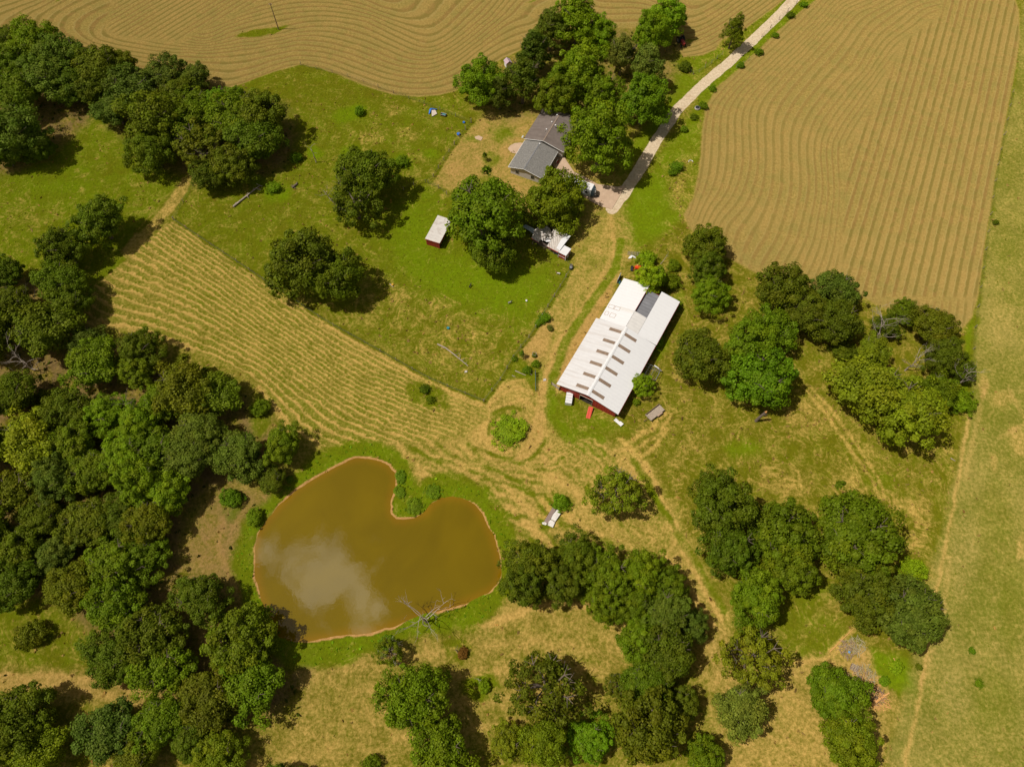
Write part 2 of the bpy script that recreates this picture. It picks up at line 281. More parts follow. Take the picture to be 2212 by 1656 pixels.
# --- east rough ground
paint([(1340,590),(1480,470),(1590,560),(1665,605),(1870,640),(2070,715),(2105,700),(2110,860),(2060,1030),(2020,1220),(1960,1430),(1700,1340),(1560,1250),(1480,1150),(1400,1000),(1340,950),(1330,900),(1400,760),(1440,660)],2.5,dry=.40,lush=.2,tall=.8,brown=.15)
for u,v,rx,ry,d,l in [(1610,970,40,20,.1,.7),(1740,900,50,40,.7,.1),(1850,1050,60,30,.62,.1),(1700,1040,60,30,.75,.1),(1760,960,60,30,.3,.15),(1560,650,20,30,.1,.6),(1420,740,20,40,.05,.75),(1440,1000,40,20,.5,.2),(1510,960,40,20,.4,.1),(1900,1040,40,26,.15,.5),(1750,1280,50,40,.15,.5),(1700,1330,40,20,.05,.6),(1470,650,16,30,.3,.6),(1400,590,40,30,.45,.3),(1750,770,40,20,.3,.3),(1960,950,60,30,.5,.1),(1990,1100,20,40,.6,.1)]: blob(u,v,rx,ry,.75,dry=d,lush=l)
# --- right pasture
paint([(2212,0),(2187,200),(2152,367),(2126,553),(2110,640),(2100,800),(2092,900),(2010,1250),(1965,1450),(1900,1740),(2700,1740),(2700,-200),(2230,-200)],1.2,dry=.42,lush=.35,pale=.6,tall=.12)
paint([(2205,60),(2187,200),(2152,367),(2126,553),(2110,700),(2096,860),(2075,850),(2085,730),(2110,620),(2130,450),(2160,250),(2190,100)],.9,dry=.1,lush=.6,pale=0,tall=.9)
for u,v,rx,ry,d,p in [(2150,1150,40,120,.35,.35),(2190,1300,30,120,.3,.3),(2160,700,40,60,.65,.7),(2080,1200,30,100,.6,.9),(2190,1000,30,60,.5,.6),(2060,1500,40,60,.5,.9),(2150,1500,60,60,.3,.4),(2190,400,20,80,.4,.5)]: blob(u,v,rx,ry,.7,dry=d,pale=p)
# --- mown centre, south and east fields
paint([(640,930),(760,960),(800,870),(1050,862),(1110,815),(1150,835),(1165,930),(1300,960),(1400,1000),(1430,1060),(1500,1180),(1570,1370),(1500,1300),(1400,1200),(1290,1180),(1110,1170),(1085,1110),(1040,1050),(960,1035),(880,1040),(850,990),(770,962),(700,965)],2.5,dry=.72,lush=.42,tall=.1,brown=.1)
paint([(650,1420),(900,1350),(1000,1310),(1110,1290),(1330,1310),(1390,1400),(1300,1500),(1100,1560),(850,1640),(700,1720),(500,1720),(580,1560),(660,1500)],3,dry=.62,lush=.3,tall=.15,brown=.15)
paint([(950,1350),(1100,1290),(1280,1330),(1250,1430),(1000,1460)],5,dry=.62,lush=.3)
paint([(1480,1280),(1570,1375),(1690,1420),(1830,1395),(1940,1440),(1955,1480),(1900,1720),(1500,1720),(1560,1600),(1530,1500),(1500,1430)],2,dry=.70,lush=.3,tall=.1,brown=.2)
paint([(1690,1330),(1790,1330),(1850,1380),(1790,1420),(1690,1420)],3,dry=.3,lush=.4,tall=.6)
paint([(-300,1442),(0,1440),(240,1452),(320,1475),(380,1515),(480,1560),(400,1560),(280,1510),(0,1500),(-300,1500)],2,dry=.74,lush=.15,tall=.1,litter=.1,brown=.2)
paint([(0,1290),(120,1290),(210,1380),(230,1450),(0,1435),(-300,1430),(-300,1300)],2,dry=.32,lush=.4,tall=.8,litter=0)
paint([(385,1190),(450,1080),(480,1050),(560,1060),(610,1015),(590,1090),(560,1150),(540,1250),(545,1300),(450,1250)],2,dry=.68,lush=.3,bare=.1,litter=.35,tall=.1,brown=.9)
blob(500,1090,22,40,.9,dry=.1,lush=.55,bare=0,tall=1); blob(550,1130,14,40,.9,dry=.1,lush=.5,bare=0,tall=1); blob(470,900,60,30,.4,dry=.4,litter=0)
blob(290,880,34,24,.9,litter=.1,dry=.6); blob(560,900,24,50,.9,litter=0,dry=.12,lush=.5,tall=1)
# --- small unmown islands
paint([(880,830),(920,822),(965,850),(975,880),(930,885),(885,865)],1,dry=.25,lush=.35,tall=1)
paint([(1158,1075),(1200,1060),(1235,1090),(1225,1135),(1170,1140)],1,dry=.25,lush=.4,tall=1)
paint([(960,1385),(1000,1375),(1030,1400),(1000,1425),(965,1420)],1,dry=.2,lush=.3,tall=1); paint([(1010,1460),(1060,1445),(1075,1480),(1030,1515),(1005,1500)],1,dry=.1,lush=.5,tall=1)
paint([(1195,850),(1260,880),(1340,910),(1360,930),(1300,940),(1230,920)],1.5,dry=.3,lush=.5,tall=.7)
paint([(1110,770),(1160,800),(1156,850),(1130,820),(1080,815)],1.2,dry=.2,lush=.4,tall=.8,bare=0)
paint([(1110,760),(1180,690),(1195,705),(1180,770),(1140,790)],1.2,dry=.9,lush=.3,brown=.5,bare=.2,tall=0)
paint([(1880,1400),(1960,1420),(1975,1490),(1940,1500),(1890,1460)],1.5,dry=.05,lush=.75,tall=1)
paint([(1830,1380),(1870,1390),(1890,1440),(1925,1500),(1900,1540),(1850,1470),(1835,1430)],1.5,dry=.75,bare=.35,brown=.5,tall=.2)
paint([(1340,595),(1300,680),(1212,832),(1193,850),(1188,820),(1265,680),(1318,600)],1.5,dry=.95,brown=.6,lush=.4)
for u,v,rx,ry in [(2165,860,26,22),(2200,950,20,34),(2125,835,14,26),(2150,1000,10,24),(2205,1180,12,30)]: blob(u,v,rx,ry,.55,dry=1,bare=.55,pale=.3)
# --- bare tracks and wheel marks (v coords)
def tracks(lst,w,k,**kw):
    for p in lst: stroke(p,w,k,**kw)
tracks([[(2095,890),(2060,1090),(2030,1240),(2010,1360),(1975,1560),(1955,1660)]],.26,.8,pale=.3,dry=1,bare=.45,tall=0,grav=.35)
tracks([[(2130,830),(2100,960),(2085,1030)],[(2050,1200),(2040,1320)],[(2015,1400),(1990,1480)],[(2240,900),(2160,945)],[(2180,840),(2212,900)]],.4,.55,pale=.6,dry=1,bare=.5)
tracks([[(1736,835),(1790,900),(1830,960),(1880,1030),(1905,1085)],[(1745,830),(1800,890),(1850,960),(1895,1030),(1912,1080)]],.26,.75,warp=.3,dry=.95,lush=.3)
tracks([[(1920,1085),(1970,1085),(2010,1110),(2000,1160),(1950,1190)],[(1915,1095),(1960,1098),(1985,1120),(1975,1160)]],.33,.5,warp=.5,dry=.95)
tracks([[(1395,1000),(1440,1100),(1490,1200),(1545,1310)],[(1380,980),(1420,1060),(1480,1180),(1550,1320)],[(1340,950),(1380,990),(1410,1050)],[(1330,1060),(1400,1150),(1470,1240),(1540,1350)],[(1360,1000),(1430,1110),(1500,1230),(1560,1340)]],.4,.85,warp=.3,dry=1,lush=.3)
tracks([[(1400,1050),(1460,1150),(1530,1260),(1560,1320)],[(1370,1000),(1400,1040),(1440,1120)]],.8,.6,warp=.8,dry=.1,lush=.5)
tracks([[(1450,895),(1420,940),(1370,970),(1330,975)],[(1440,890),(1400,930),(1350,960)],[(1440,925),(1420,960),(1385,985)]],.33,.75,warp=.5,dry=1,lush=.3)
tracks([[(1320,470),(1330,540),(1290,620),(1250,680),(1195,760),(1170,840),(1165,920),(1180,1000)],[(1340,560),(1280,660),(1230,720),(1190,800),(1175,850)]],.5,.75,dry=.95,lush=.5,brown=.3)
tracks([[(1340,520),(1330,580),(1280,650),(1225,730),(1190,830),(1190,900),(1230,950),(1300,980)],[(1300,950),(1220,930),(1195,870)]],.9,.7,dry=.15,lush=.65)
tracks([[(1165,900),(1150,960),(1120,1000),(1080,1020)]],1.2,.8,dry=.95,brown=.4,bare=.3)
tracks([[(1060,900),(1055,980),(1090,1010),(1140,985)],[(1050,880),(1090,830),(1130,820),(1155,850)],[(1045,890),(1040,960)],[(1070,880),(1140,860)],[(1060,870),(1110,835),(1150,850)]],.3,.6,dry=1)
for rr0 in (47,56,66,78):
    for k0 in range(3):
        a0=RNG.random()*6.28; stroke([(1102+rr0*math.cos(a0+.35*q),932+rr0*.92*math.sin(a0+.35*q)) for q in range(5)],.26,.75,dry=1 if k0 else .15,lush=.3)
for i in range(16):
    o=i*11; tracks([[(770+o*1.6,975-i*1.5),(880+o,1000-i),(1000+o*.8,1050-i*3),(1110+o*.7,1120-i*9)],[(1175+o*.6,975-i*2),(1240+o*.5,1030-i*3),(1330+o*.35,1110-i*4),(1420+o*.2,1210-i*4)]],.24,.6,dry=1 if i%2 else .2,warp=1.3)
for i in range(60):   # curving mower tracks through the mown centre
    t=i/46.; u=800+430*RNG.random(); v=960+190*RNG.random(); a=.55+.5*(RNG.random()-.5)+ (1.0 if u>1150 else 0)*(.3); l=60+80*RNG.random(); c=(RNG.random()-.5)*.9
    pts=[(u,v)]
    for j in range(5): pts.append((pts[-1][0]+l/5*math.cos(a),pts[-1][1]+l/5*math.sin(a))); a+=c/5
    stroke(pts,.26,.7,dry=1 if i%3 else .15)
tracks([[(670,1400),(780,1400),(860,1370),(950,1345),(1020,1330),(1090,1335),(1140,1315),(1210,1300),(1300,1318)],[(880,1375),(960,1360),(1060,1345),(1130,1325)]],.45,.8,dry=1,lush=.2)
for i in range(9): stroke([(690+i*26,1425+i*24),(820+i*22,1400+i*25),(980+i*16,1375+i*27),(1150+i*8,1362+i*26),(1290,1380+i*22)],.3,.45,warp=1.0,dry=.98 if i%2 else .42,lush=.35)
for i in range(7): stroke([(1560+i*14,1470+i*20),(1640+i*12,1520+i*18),(1720,1600+i*16)],.3,.4,warp=1.0,dry=1 if i%2 else .5)
for i in range(4): stroke([(-20,1448+i*14),(120,1446+i*14),(250,1462+i*14),(360,1500+i*14)],.25,.5,warp=1,dry=1 if i%2 else .4)
tracks([[(1700,1430),(1780,1425),(1840,1385)],[(1792,1407),(1843,1357)],[(1860,1470),(1835,1440),(1790,1430)]],.3,.7,dry=1)
tracks([[(540,1330),(470,1180),(500,1060)],[(0,1460),(200,1465),(330,1500)],[(0,1480),(150,1478),(300,1515)]],.5,.5,dry=1)
tracks([[(400,395),(370,440),(330,480),(280,540)]],2.0,.8,dry=.8,lush=.3,tall=0)
tracks([[(390,390),(350,445),(300,500)],[(415,400),(385,450)]],.3,.6,dry=.1,lush=.4)
FENCES={'a':[(376,476),(480,545),(590,618),(700,692),(800,747),(920,815),(1045,867)],'b':[(1045,867),(1085,815),(1110,770),(1150,720),(1185,660),(1210,620),(1235,578)],
 'd':[(1018,265),(990,300),(960,345),(930,392),(895,398),(872,410)],'e':[(650,141),(760,168),(860,205),(935,232),(1018,265)],'f':[(2187,200),(2152,367),(2126,553),(2106,700),(2096,850)]}
for k,p in FENCES.items(): stroke(p,.5,.7,dry=.12,lush=.22,tall=1,warp=.2)
stroke([(x,y+9) for x,y in FENCES['a']],.4,.6,dry=.95)
# --- road and drives
ROADP=[(1322,452),(1350,415),(1385,360),(1420,300),(1460,240),(1510,190),(1580,130),(1650,65),(1715,0),(1790,-75),(1850,-130)]
P=PL(ROADP); s=box_of(P,8); X=XX[s]+(wx[s]-XX[s])*.25; Y=YY[s]+(wy[s]-YY[s])*.25; d=np.full(X.shape,1e9); rw=1e9
for i in range(len(P)-1): d=np.minimum(d,segd(P[i],P[i+1],X,Y))
m=1-sstep(1.25,1.95,d); ROADM=np.zeros(XX.shape,bool); ROADM[s]=m>.5
for q,v in dict(grav=1,tall=0,hay=0).items(): ch[q][s]+=(v-ch[q][s])*m
stroke(ROADP[1:],.22,.45,grav=.3,dry=.5,feather=.35,warp=.3)
stroke([(1322,452),(1318,480),(1308,520)],1.1,.5,grav=.6,dry=.8)
# --- hay field windrows
HF1=[(-300,-150),(1755,-150),(1700,-5),(1640,40),(1600,70),(1560,86),(1545,108),(1518,118),(1475,124),(1440,60),(1350,60),(1180,60),(1120,110),(1040,150),(985,196),(950,205),(900,209),(850,203),(800,190),(740,165),(690,146),(650,139),(590,155),(540,175),(490,193),(400,180),(300,160),(200,135),(100,100),(20,60),(-300,40)]
HF2=[(1830,-60),(1762,0),(1708,43),(1608,137),(1548,190),(1525,234),(1518,284),(1511,367),(1498,427),(1478,462),(1488,490),(1540,540),(1588,566),(1665,605),(1760,625),(1870,645),(1960,690),(2072,717),(2102,680),(2112,636),(2124,553),(2152,367),(2184,200),(2204,83),(2200,20),(2185,-20),(2190,-60)]
def field(pts): P=PL(pts); s=box_of(P,4); return s,1-sstep(-.4,.4,sdf(P,XX[s]+(wx[s]-XX[s])*.25,YY[s]+(wy[s]-YY[s])*.25))
s,m=field(HF1)
C1=[(-2,[(75,0),(25,22),(-60,45)]),(-4,[(0,0),(-80,25)]),(0,[(112,0),(62,25),(40,52),(62,82),(110,102),(200,128),(300,158),(400,180),(490,193),(540,175),(590,155),(635,141),(690,146),(740,165),(800,190),(850,203),(900,209),(950,205),(985,196)]),
 (2,[(165,0),(112,30),(98,58),(120,88),(200,108),(300,135),(420,152),(500,160),(580,140),(630,122),(700,126),(760,147),(830,172),(890,185),(950,178),(1000,155),(1040,120)]),
 (5.5,[(290,0),(250,25),(215,48),(200,68),(215,86),(275,100),(350,110),(450,114),(550,102),(625,86),(700,86),(770,104),(840,134),(900,150),(950,143),(1000,112),(1050,72),(1110,20)]),
 (8,[(500,92),(600,78),(650,62),(720,60),(790,78),(860,108),(920,128),(965,112),(1010,80),(1060,40),(1110,-20)]),
 (11,[(440,86),(500,60),(580,38),(650,28),(720,26),(800,42),(870,78),(925,96),(970,75),(1010,40),(1060,-10)]),
 (15,[(470,40),(560,8),(620,-10),(700,-12),(780,0),(850,30),(890,30),(930,-20)]),
 (0,[(1475,124),(1518,118),(1548,104),(1600,68),(1700,-5)]),(4,[(1450,95),(1500,85),(1550,60),(1640,-5)]),(8,[(1480,40),(1540,20),(1590,-15)]),
 (4,[(1140,40),(1180,20),(1230,5)]),(5.2,[(1130,5),(1190,-20)]),(3.5,[(1300,40),(1360,40),(1420,50)]),(6,[(1290,5),(1360,10),(1420,20)])]
ph=tps(C1,XX[s],YY[s])
D=PL([(262,-160),(240,20),(228,62),(250,80),(385,92),(470,48),(560,8),(700,-160)]); dd=sdf(D,XX[s],YY[s])
a,b=np.array(G(250,75)),np.array(G(390,-8)); n_=(b-a)/np.linalg.norm(b-a); n_=np.array([-n_[1],n_[0]])
ph=np.where(dd<0,(XX[s]*n_[0]+YY[s]*n_[1])/1.9,ph)
pres=ch['phase'][s]; pres[m>.5]=ph[m>.5]
for q,v in dict(hay=1,dry=.7,lush=.25,pale=.25,tall=0,litter=0,bare=0,amp=.68,brown=0).items(): ch[q][s]+=(v-ch[q][s])*m
am=ch['amp'][s]; am*=np.where(m>.5,sstep(0,1.6,np.abs(dd))*.7+.3,1)
HAY1=np.zeros(XX.shape,bool); HAY1[s]=m>.5
s,m=field(HF2)
def T7(l): return [(x*.34+1460,y*.34) for x,y in l]
C2=[(0,T7([(870,0),(600,260),(430,430),(300,560),(210,660),(180,760),(165,950),(150,1100),(110,1260),(80,1350)])),
 (3,T7([(1020,0),(900,130),(760,270),(560,450),(420,580),(345,700),(330,850),(335,1000),(310,1150),(260,1260),(200,1340)])),
 (6,T7([(1190,0),(1050,60),(1000,130),(900,240),(760,380),(620,520),(520,640),(490,740),(490,850),(500,1000),(490,1130),(440,1240),(380,1350),(300,1430)])),
 (9,T7([(1350,20),(1180,110),(1060,270),(900,450),(760,620),(680,750),(660,850),(665,1000),(660,1200),(600,1400),(560,1500)])),
 (13,T7([(1600,60),(1450,170),(1300,290),(1230,430),(1100,570),(960,750),(890,900),(900,1050),(910,1200),(880,1350),(850,1500)])),
 (16,T7([(1460,300),(1330,440),(1190,640),(1045,850),(1010,950),(1020,1080),(1030,1250),(1000,1500)])),
 (12,T7([(1700,0),(1500,60),(1400,150)]))]
ph=tps(C2,XX[s],YY[s])*1.12
D=PL(T7([(1720,-200),(1680,90),(1450,250),(1340,480),(1200,760),(1080,950),(1060,1250),(1040,1518),(1080,1900),(2400,1900),(2300,-200)])); dd=sdf(D,XX[s],YY[s])
a,b=np.array(G(2133,20)),np.array(G(2018,510)); n_=(b-a)/np.linalg.norm(b-a); n_=np.array([-n_[1],n_[0]]); q1,q2=np.array(G(2018,510)),np.array(G(2039,510)); per=abs((q2-q1)@n_)
R2=dd<0
ph=np.where(R2,(XX[s]*n_[0]+YY[s]*n_[1])/per,ph)
pres=ch['phase'][s]; pres[m>.5]=ph[m>.5]
for q,v in dict(hay=1,dry=.7,lush=.25,pale=.1,tall=0,litter=0,bare=0,brown=0).items(): ch[q][s]+=(v-ch[q][s])*m
am=ch['amp'][s]; am+=(np.where(R2,.72,.5)*(sstep(0,1.6,np.abs(dd))*.75+.25)-am)*m
HAY2=np.zeros(XX.shape,bool); HAY2[s]=m>.5
paint([(505,82),(530,70),(580,60),(630,54),(612,64),(590,74),(545,80)],.5,hay=0,amp=0,dry=.15,lush=.35,tall=1,pale=0)
for p in ([(1135,6),(1165,0),(1200,-8),(1160,-10)],[(118,4),(128,0),(150,-6),(125,-8)],[(1478,88),(1505,82),(1490,95)]): paint(p,.4,hay=0,amp=0,dry=.15,lush=.4,tall=1)
stroke([(1490,475),(1560,520),(1640,580),(1700,600)],1.0,.7,amp=0,dry=.9); stroke([(1890,650),(1990,690),(2070,712)],1.0,.5,amp=.1,dry=.85)
# --- meadow windrows
ME=[(376,478),(480,550),(590,623),(700,697),(800,751),(920,820),(1045,872),(1060,900),(1000,945),(900,960),(800,950),(760,962),(700,966),(650,945),(610,905),(590,872),(567,837),(500,793),(400,753),(300,717),(190,705),(178,690),(178,650),(205,612),(250,580),(300,535),(345,495)]
s,m=field(ME)
C4=[(0,[(376,478),(480,550),(590,623),(700,697),(800,751),(920,820),(1045,872)]),(6,[(330,520),(500,635),(640,735),(760,812),(900,872),(1000,905)]),(12,[(270,600),(420,662),(560,745),(680,830),(780,890),(880,930)]),
 (18,[(230,705),(300,717),(400,753),(500,793),(567,837),(600,885),(650,935),(700,962)])]
ph=tps(C4,XX[s],YY[s])+ (fbm(XX[s]*.06,YY[s]*.06)-.5)*1.2
pres=ch['phase'][s]; pres[m>.5]=ph[m>.5]
LZ=PL([(376,470),(300,520),(240,570),(190,600),(160,650),(160,700),(190,720),(240,700),(262,676),(262,640),(280,605),(320,560),(385,500)]); lz=sdf(LZ,XX[s],YY[s]); ph=np.where(lz<0,-sdf(PL(ME),XX[s],YY[s])/1.5,ph)
am=(.55+.45*fbm(XX[s]*.08+3,YY[s]*.08))*(.35+.65*sstep(1100,800,np.broadcast_to(0,m.shape)+CU+F*XX[s]/(YY[s]*math.sin(TILT)+CAMH*math.cos(TILT))))
for q,v in dict(dry=.63,lush=.42,tall=.05,litter=0,bare=0,brown=.05).items(): ch[q][s]+=(v-ch[q][s])*m
ch['mead'][s]+=(am-ch['mead'][s])*m
MEAD=np.zeros(XX.shape,bool); MEAD[s]=m>.5
paint([(520,800),(700,870),(760,960),(700,966),(650,945),(600,890)],6,dry=.6)
paint([(880,830),(920,822),(965,850),(975,880),(930,885),(885,865)],1,dry=.25,lush=.4,tall=1,mead=0)
tracks([[(690,700),(800,755),(920,824),(1040,876)],[(175,692),(260,705),(330,722),(420,757)],[(560,835),(592,880),(620,915)]],.35,.7,dry=1)
# --- pond
POND=[(548,1230),(547,1180),(555,1150),(575,1120),(605,1085),(640,1055),(680,1028),(730,1000),(765,988),(795,986),(820,992),(843,1003),(857,1020),(858,1045),(853,1065),(848,1085),(848,1105),(858,1118),(872,1121),(893,1115),(915,1103),(930,1085),(950,1072),(975,1068),(1000,1073),(1022,1085),(1042,1105),(1055,1130),(1068,1152),(1078,1185),(1085,1235),(1078,1262),(1060,1280),(1030,1296),(990,1310),(950,1320),(920,1328),(895,1340),(860,1352),(800,1368),(740,1375),(680,1386),(630,1390),(600,1380),(580,1345),(562,1300),(552,1265)]
PP=PL(POND); s=box_of(PP,8); X=XX[s]+(wx[s]-XX[s])*.4; Y=YY[s]+(wy[s]-YY[s])*.4; pd=sdf(PP,X,Y)
ring=(1-sstep(1.3,3.8,np.abs(pd-1.0)+(fbm(XX[s]*.12+31,YY[s]*.12)-.5)*5))
for q,v in dict(dry=.04,lush=.62,tall=1.3,litter=0,bare=0).items(): ch[q][s]+=(v-ch[q][s])*ring*.9
for u,v,r in [(600,1010,50),(1085,1200,24),(555,1200,24)]: blob(u,v,r,r,.6,dry=.5)
rw_=.0+.8*np.clip(fbm(XX[s]*.22+7,YY[s]*.22)-.42,0,1)*2; rw_=np.minimum((fbm(XX[s]*.16+7,YY[s]*.16,3)-.56)*2.2,.15); rim=(1-sstep(rw_-.25,rw_+.2,pd))
for q,v in dict(bare=1,dry=1,tall=0,brown=0,lush=0).items(): ch[q][s]+=(v-ch[q][s])*rim
ZG[:]=(fbm(XX*.12,YY*.12)-.5)*.35+(fbm(XX*.9,YY*.9,3)-.5)*.16*np.clip(ch['tall'],0,1)
ZG[s]=ZG[s]*sstep(0,3,pd)-1.2*sstep(.35,-4.0,pd)
for k in ('grav',): ZG[:]=ZG*(1-.8*ch[k])
ZG[(XX<X0)|(XX>X1)|(YY<Y0)|(YY>Y1)]=0
POOLZ=-.07
def gz(x,y):
    i=min(max(int(round((x-X0)/ST))+len(ext),0),NX-1); j=min(max(int(round((y-Y0)/ST))+len(ext),0),NY-1); return float(ZG[i,j])
def cover_material():
    m,t,o=newmat('ground_cover')
    A=[N(t,'ShaderNodeAttribute',attribute_name=n) for n in ('ca','cb','cc')]; S=[]
    for a in A:
        q=N(t,'ShaderNodeSeparateColor'); L(t,a.outputs['Color'],q.inputs[0]); S.append(q)
    dry,lush,bare=[S[0].outputs[i] for i in range(3)]; pale,grav,litter=[S[1].outputs[i] for i in range(3)]; hay,mead,brown=[S[2].outputs[i] for i in range(3)]
    phase=N(t,'ShaderNodeAttribute',attribute_name='phase').outputs['Fac']; amp=N(t,'ShaderNodeAttribute',attribute_name='amp').outputs['Fac']
    g=N(t,'ShaderNodeNewGeometry')
    def noise(sc,det=5,ro=.6,dist=0,vec=None,off=0):
        n=N(t,'ShaderNodeTexNoise'); n.inputs['Scale'].default_value=sc; n.inputs['Detail'].default_value=det; n.inputs['Roughness'].default_value=ro; n.inputs['Distortion'].default_value=dist
        L(t,vec or g.outputs['Position'],n.inputs['Vector']); return n.outputs[0]
    def stretch(sx_,sy_,rot):
        mp=N(t,'ShaderNodeMapping'); mp.inputs['Scale'].default_value=(sx_,sy_,1); mp.inputs['Rotation'].default_value=(0,0,rot); L(t,g.outputs['Position'],mp.inputs[0]); return mp.outputs[0]
    nf=noise(1.5,6,.72); nm=noise(.28,5,.6,.5); nb=noise(.05,4,.55)
    sw=noise(.22,4,.6,5.5); sw2=noise(.6,3,.6,3.5)
    def mad(x,a,b): return mathn(t,'MULTIPLY_ADD',x,a,b)
    def add(a,b): return mathn(t,'ADD',a,b)
    def mul(a,b): return mathn(t,'MULTIPLY',a,b)
    def mixc(f,a,b):
        q=N(t,'ShaderNodeMix',data_type='RGBA'); 
        for sk,vv in ((0,f),(6,a),(7,b)):
            if isinstance(vv,tuple): q.inputs[sk].default_value=(*vv,1)
            elif isinstance(vv,(int,float)): q.inputs[sk].default_value=vv
            else: L(t,vv,q.inputs[sk])
        return q.outputs[2]
    def mr(x,a,b,c=0.,d=1.):
        q=N(t,'ShaderNodeMapRange',interpolation_type='SMOOTHSTEP'); q.inputs[1].default_value=a; q.inputs[2].default_value=b; q.inputs[3].default_value=c; q.inputs[4].default_value=d; L(t,x,q.inputs[0]); return q.outputs[0]
    # dryness with tufted, swirled breakup; calmer on the mown hay fields
    rough=mad(hay,-.55,1.0)
    pot=noise(.085,2,.5,.6); pot2=noise(.2,2,.5,.8); sp=N(t,'ShaderNodeSeparateXYZ'); L(t,g.outputs['Position'],sp.inputs[0])
    def strands(p,K,k2):
        v=N(t,'ShaderNodeCombineXYZ'); L(t,mul(p,K),v.inputs[0]); L(t,mul(sp.outputs[0],k2),v.inputs[1]); L(t,mul(sp.outputs[1],k2),v.inputs[2]); return noise(1.0,4,.65,.3,v.outputs[0])
    st1=strands(pot,34.,.22); st2=strands(pot2,16.,.35)
    tall=mathn(t,'MINIMUM',N(t,'ShaderNodeAttribute',attribute_name='tall').outputs['Fac'],1.0); nff=noise(3.2,4,.75)
    stw=mad(tall,.55,.33)
    n1=add(mul(add(mul(mad(st1,1,-.5),1.7),mul(mad(st2,1,-.5),1.1)),stw),add(add(mul(mad(nf,1,-.5),.8),mul(mad(nff,1,-.5),.7)),mul(mad(nm,1,-.5),.75)))
    mw=mathn(t,'SINE',mul(add(phase,add(mul(mad(nm,1,-.5),1.5),mul(mad(nf,1,-.5),.7))),6.2832))
    mwr=mathn(t,'POWER',mathn(t,'MAXIMUM',mw,0.0),1.5)
    tdry=add(add(dry,mul(n1,rough)),mul(mul(mead,mr(nm,.32,.6,.45,1.25)),mad(mwr,.62,-.18)))
    f=mr(tdry,.20,1.08)
    green=mixc(mr(add(lush,mul(mad(nm,1,-.5),.9)),.0,1.0),(.148,.140,.0060),(.165,.250,.0035))
    green=mixc(mr(nf,.3,.7),mixc(.45,green,(.06,.07,.004)),green)
    tan=mixc(mr(nf,.3,.7),(.34,.235,.042),(.60,.41,.105))
    tan=mixc(mr(tall,.1,.7),mixc(mr(nf,.3,.7),(.375,.245,.055),(.61,.41,.115)),tan)
    tan=mixc(mul(brown,.7),tan,mixc(nf,(.30,.16,.050),(.46,.27,.10)))
    c=mixc(f,green,tan)
    c=mixc(mul(pale,.75),c,mixc(mr(add(nf,mul(mad(nb,1,-.5),.8)),.3,.72),(.165,.170,.026),(.41,.31,.095)))
    # litter under the woods
    c=mixc(mul(litter,mr(add(nm,mul(mad(nf,1,-.5),.6)),.3,.62)),c,mixc(nf,(.10,.060,.025),(.28,.17,.085)))
    # hay windrows
    wig=mul(add(mul(mad(nf,1,-.5),1.3),mul(mad(nm,1,-.5),.8)),.30)
    ps=mathn(t,'SINE',mul(add(phase,wig),6.2832))
    base=mixc(mr(nf,.28,.72),(.225,.160,.036),(.400,.280,.080))
    base=mixc(mr(nm,.35,.7),base,mixc(.55,base,(.235,.200,.050)))
    base=mixc(mr(nb,.4,.65),base,mixc(.35,base,(.40,.25,.08)))
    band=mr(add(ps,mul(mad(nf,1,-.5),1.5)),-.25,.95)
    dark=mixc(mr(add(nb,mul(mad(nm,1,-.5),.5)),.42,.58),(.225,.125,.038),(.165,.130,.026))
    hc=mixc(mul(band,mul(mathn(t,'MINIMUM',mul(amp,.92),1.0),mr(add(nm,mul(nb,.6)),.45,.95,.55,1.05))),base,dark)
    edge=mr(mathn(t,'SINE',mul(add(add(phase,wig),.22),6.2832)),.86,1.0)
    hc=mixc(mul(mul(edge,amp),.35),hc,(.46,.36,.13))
    c=mixc(hay,c,hc)
    bc=mixc(mr(nf,.3,.7),(.40,.215,.070),(.54,.32,.12))
    c=mixc(mr(add(bare,mul(mad(nf,1,-.5),.5)),.25,.75),c,bc)
    gc=mixc(mr(nf,.3,.7),(.50,.39,.25),(.68,.56,.39))
    gc=mixc(mul(mr(nm,.5,.7),.4),gc,(.42,.27,.13))
    c=mixc(mr(add(grav,mul(mad(nf,1,-.5),.35)),.35,.65),c,gc)
    b=N(t,'ShaderNodeBsdfDiffuse'); b.inputs[1].default_value=.6; L(t,c,b.inputs[0])
    bp=N(t,'ShaderNodeBump'); bp.inputs['Strength'].default_value=.55; bp.inputs['Distance'].default_value=.35
    hgt=add(mul(nf,1.0),mul(mad(hay,-.6,1.0),mul(sw2,.8))); L(t,hgt,bp.inputs['Height']); L(t,bp.outputs[0],b.inputs['Normal'])
    L(t,b.outputs[0],o.inputs[0]); return m
COVER=cover_material()
def stack(*ks): 
    a=np.ones((NX*NY,4),dtype=np.float32)
    for i,k in enumerate(ks): a[:,i]=ch[k].ravel()
    return a
GA=dict(ca=stack('dry','lush','bare'),cb=stack('pale','grav','litter'),cc=stack('hay','mead','brown'))
VG=np.stack([XX.ravel(),YY.ravel(),ZG.ravel()],1)
ii,jj=np.meshgrid(np.arange(NX-1),np.arange(NY-1),indexing='ij'); q0=(ii*NY+jj).ravel()
QF=np.stack([q0,q0+NY,q0+NY+1,q0+1],1)
cls=np.zeros(XX.shape,int); cls[HAY1]=1; cls[HAY2]=2; cls[MEAD]=3; cls[ROADM]=4
cc=cls[:-1,:-1].ravel()
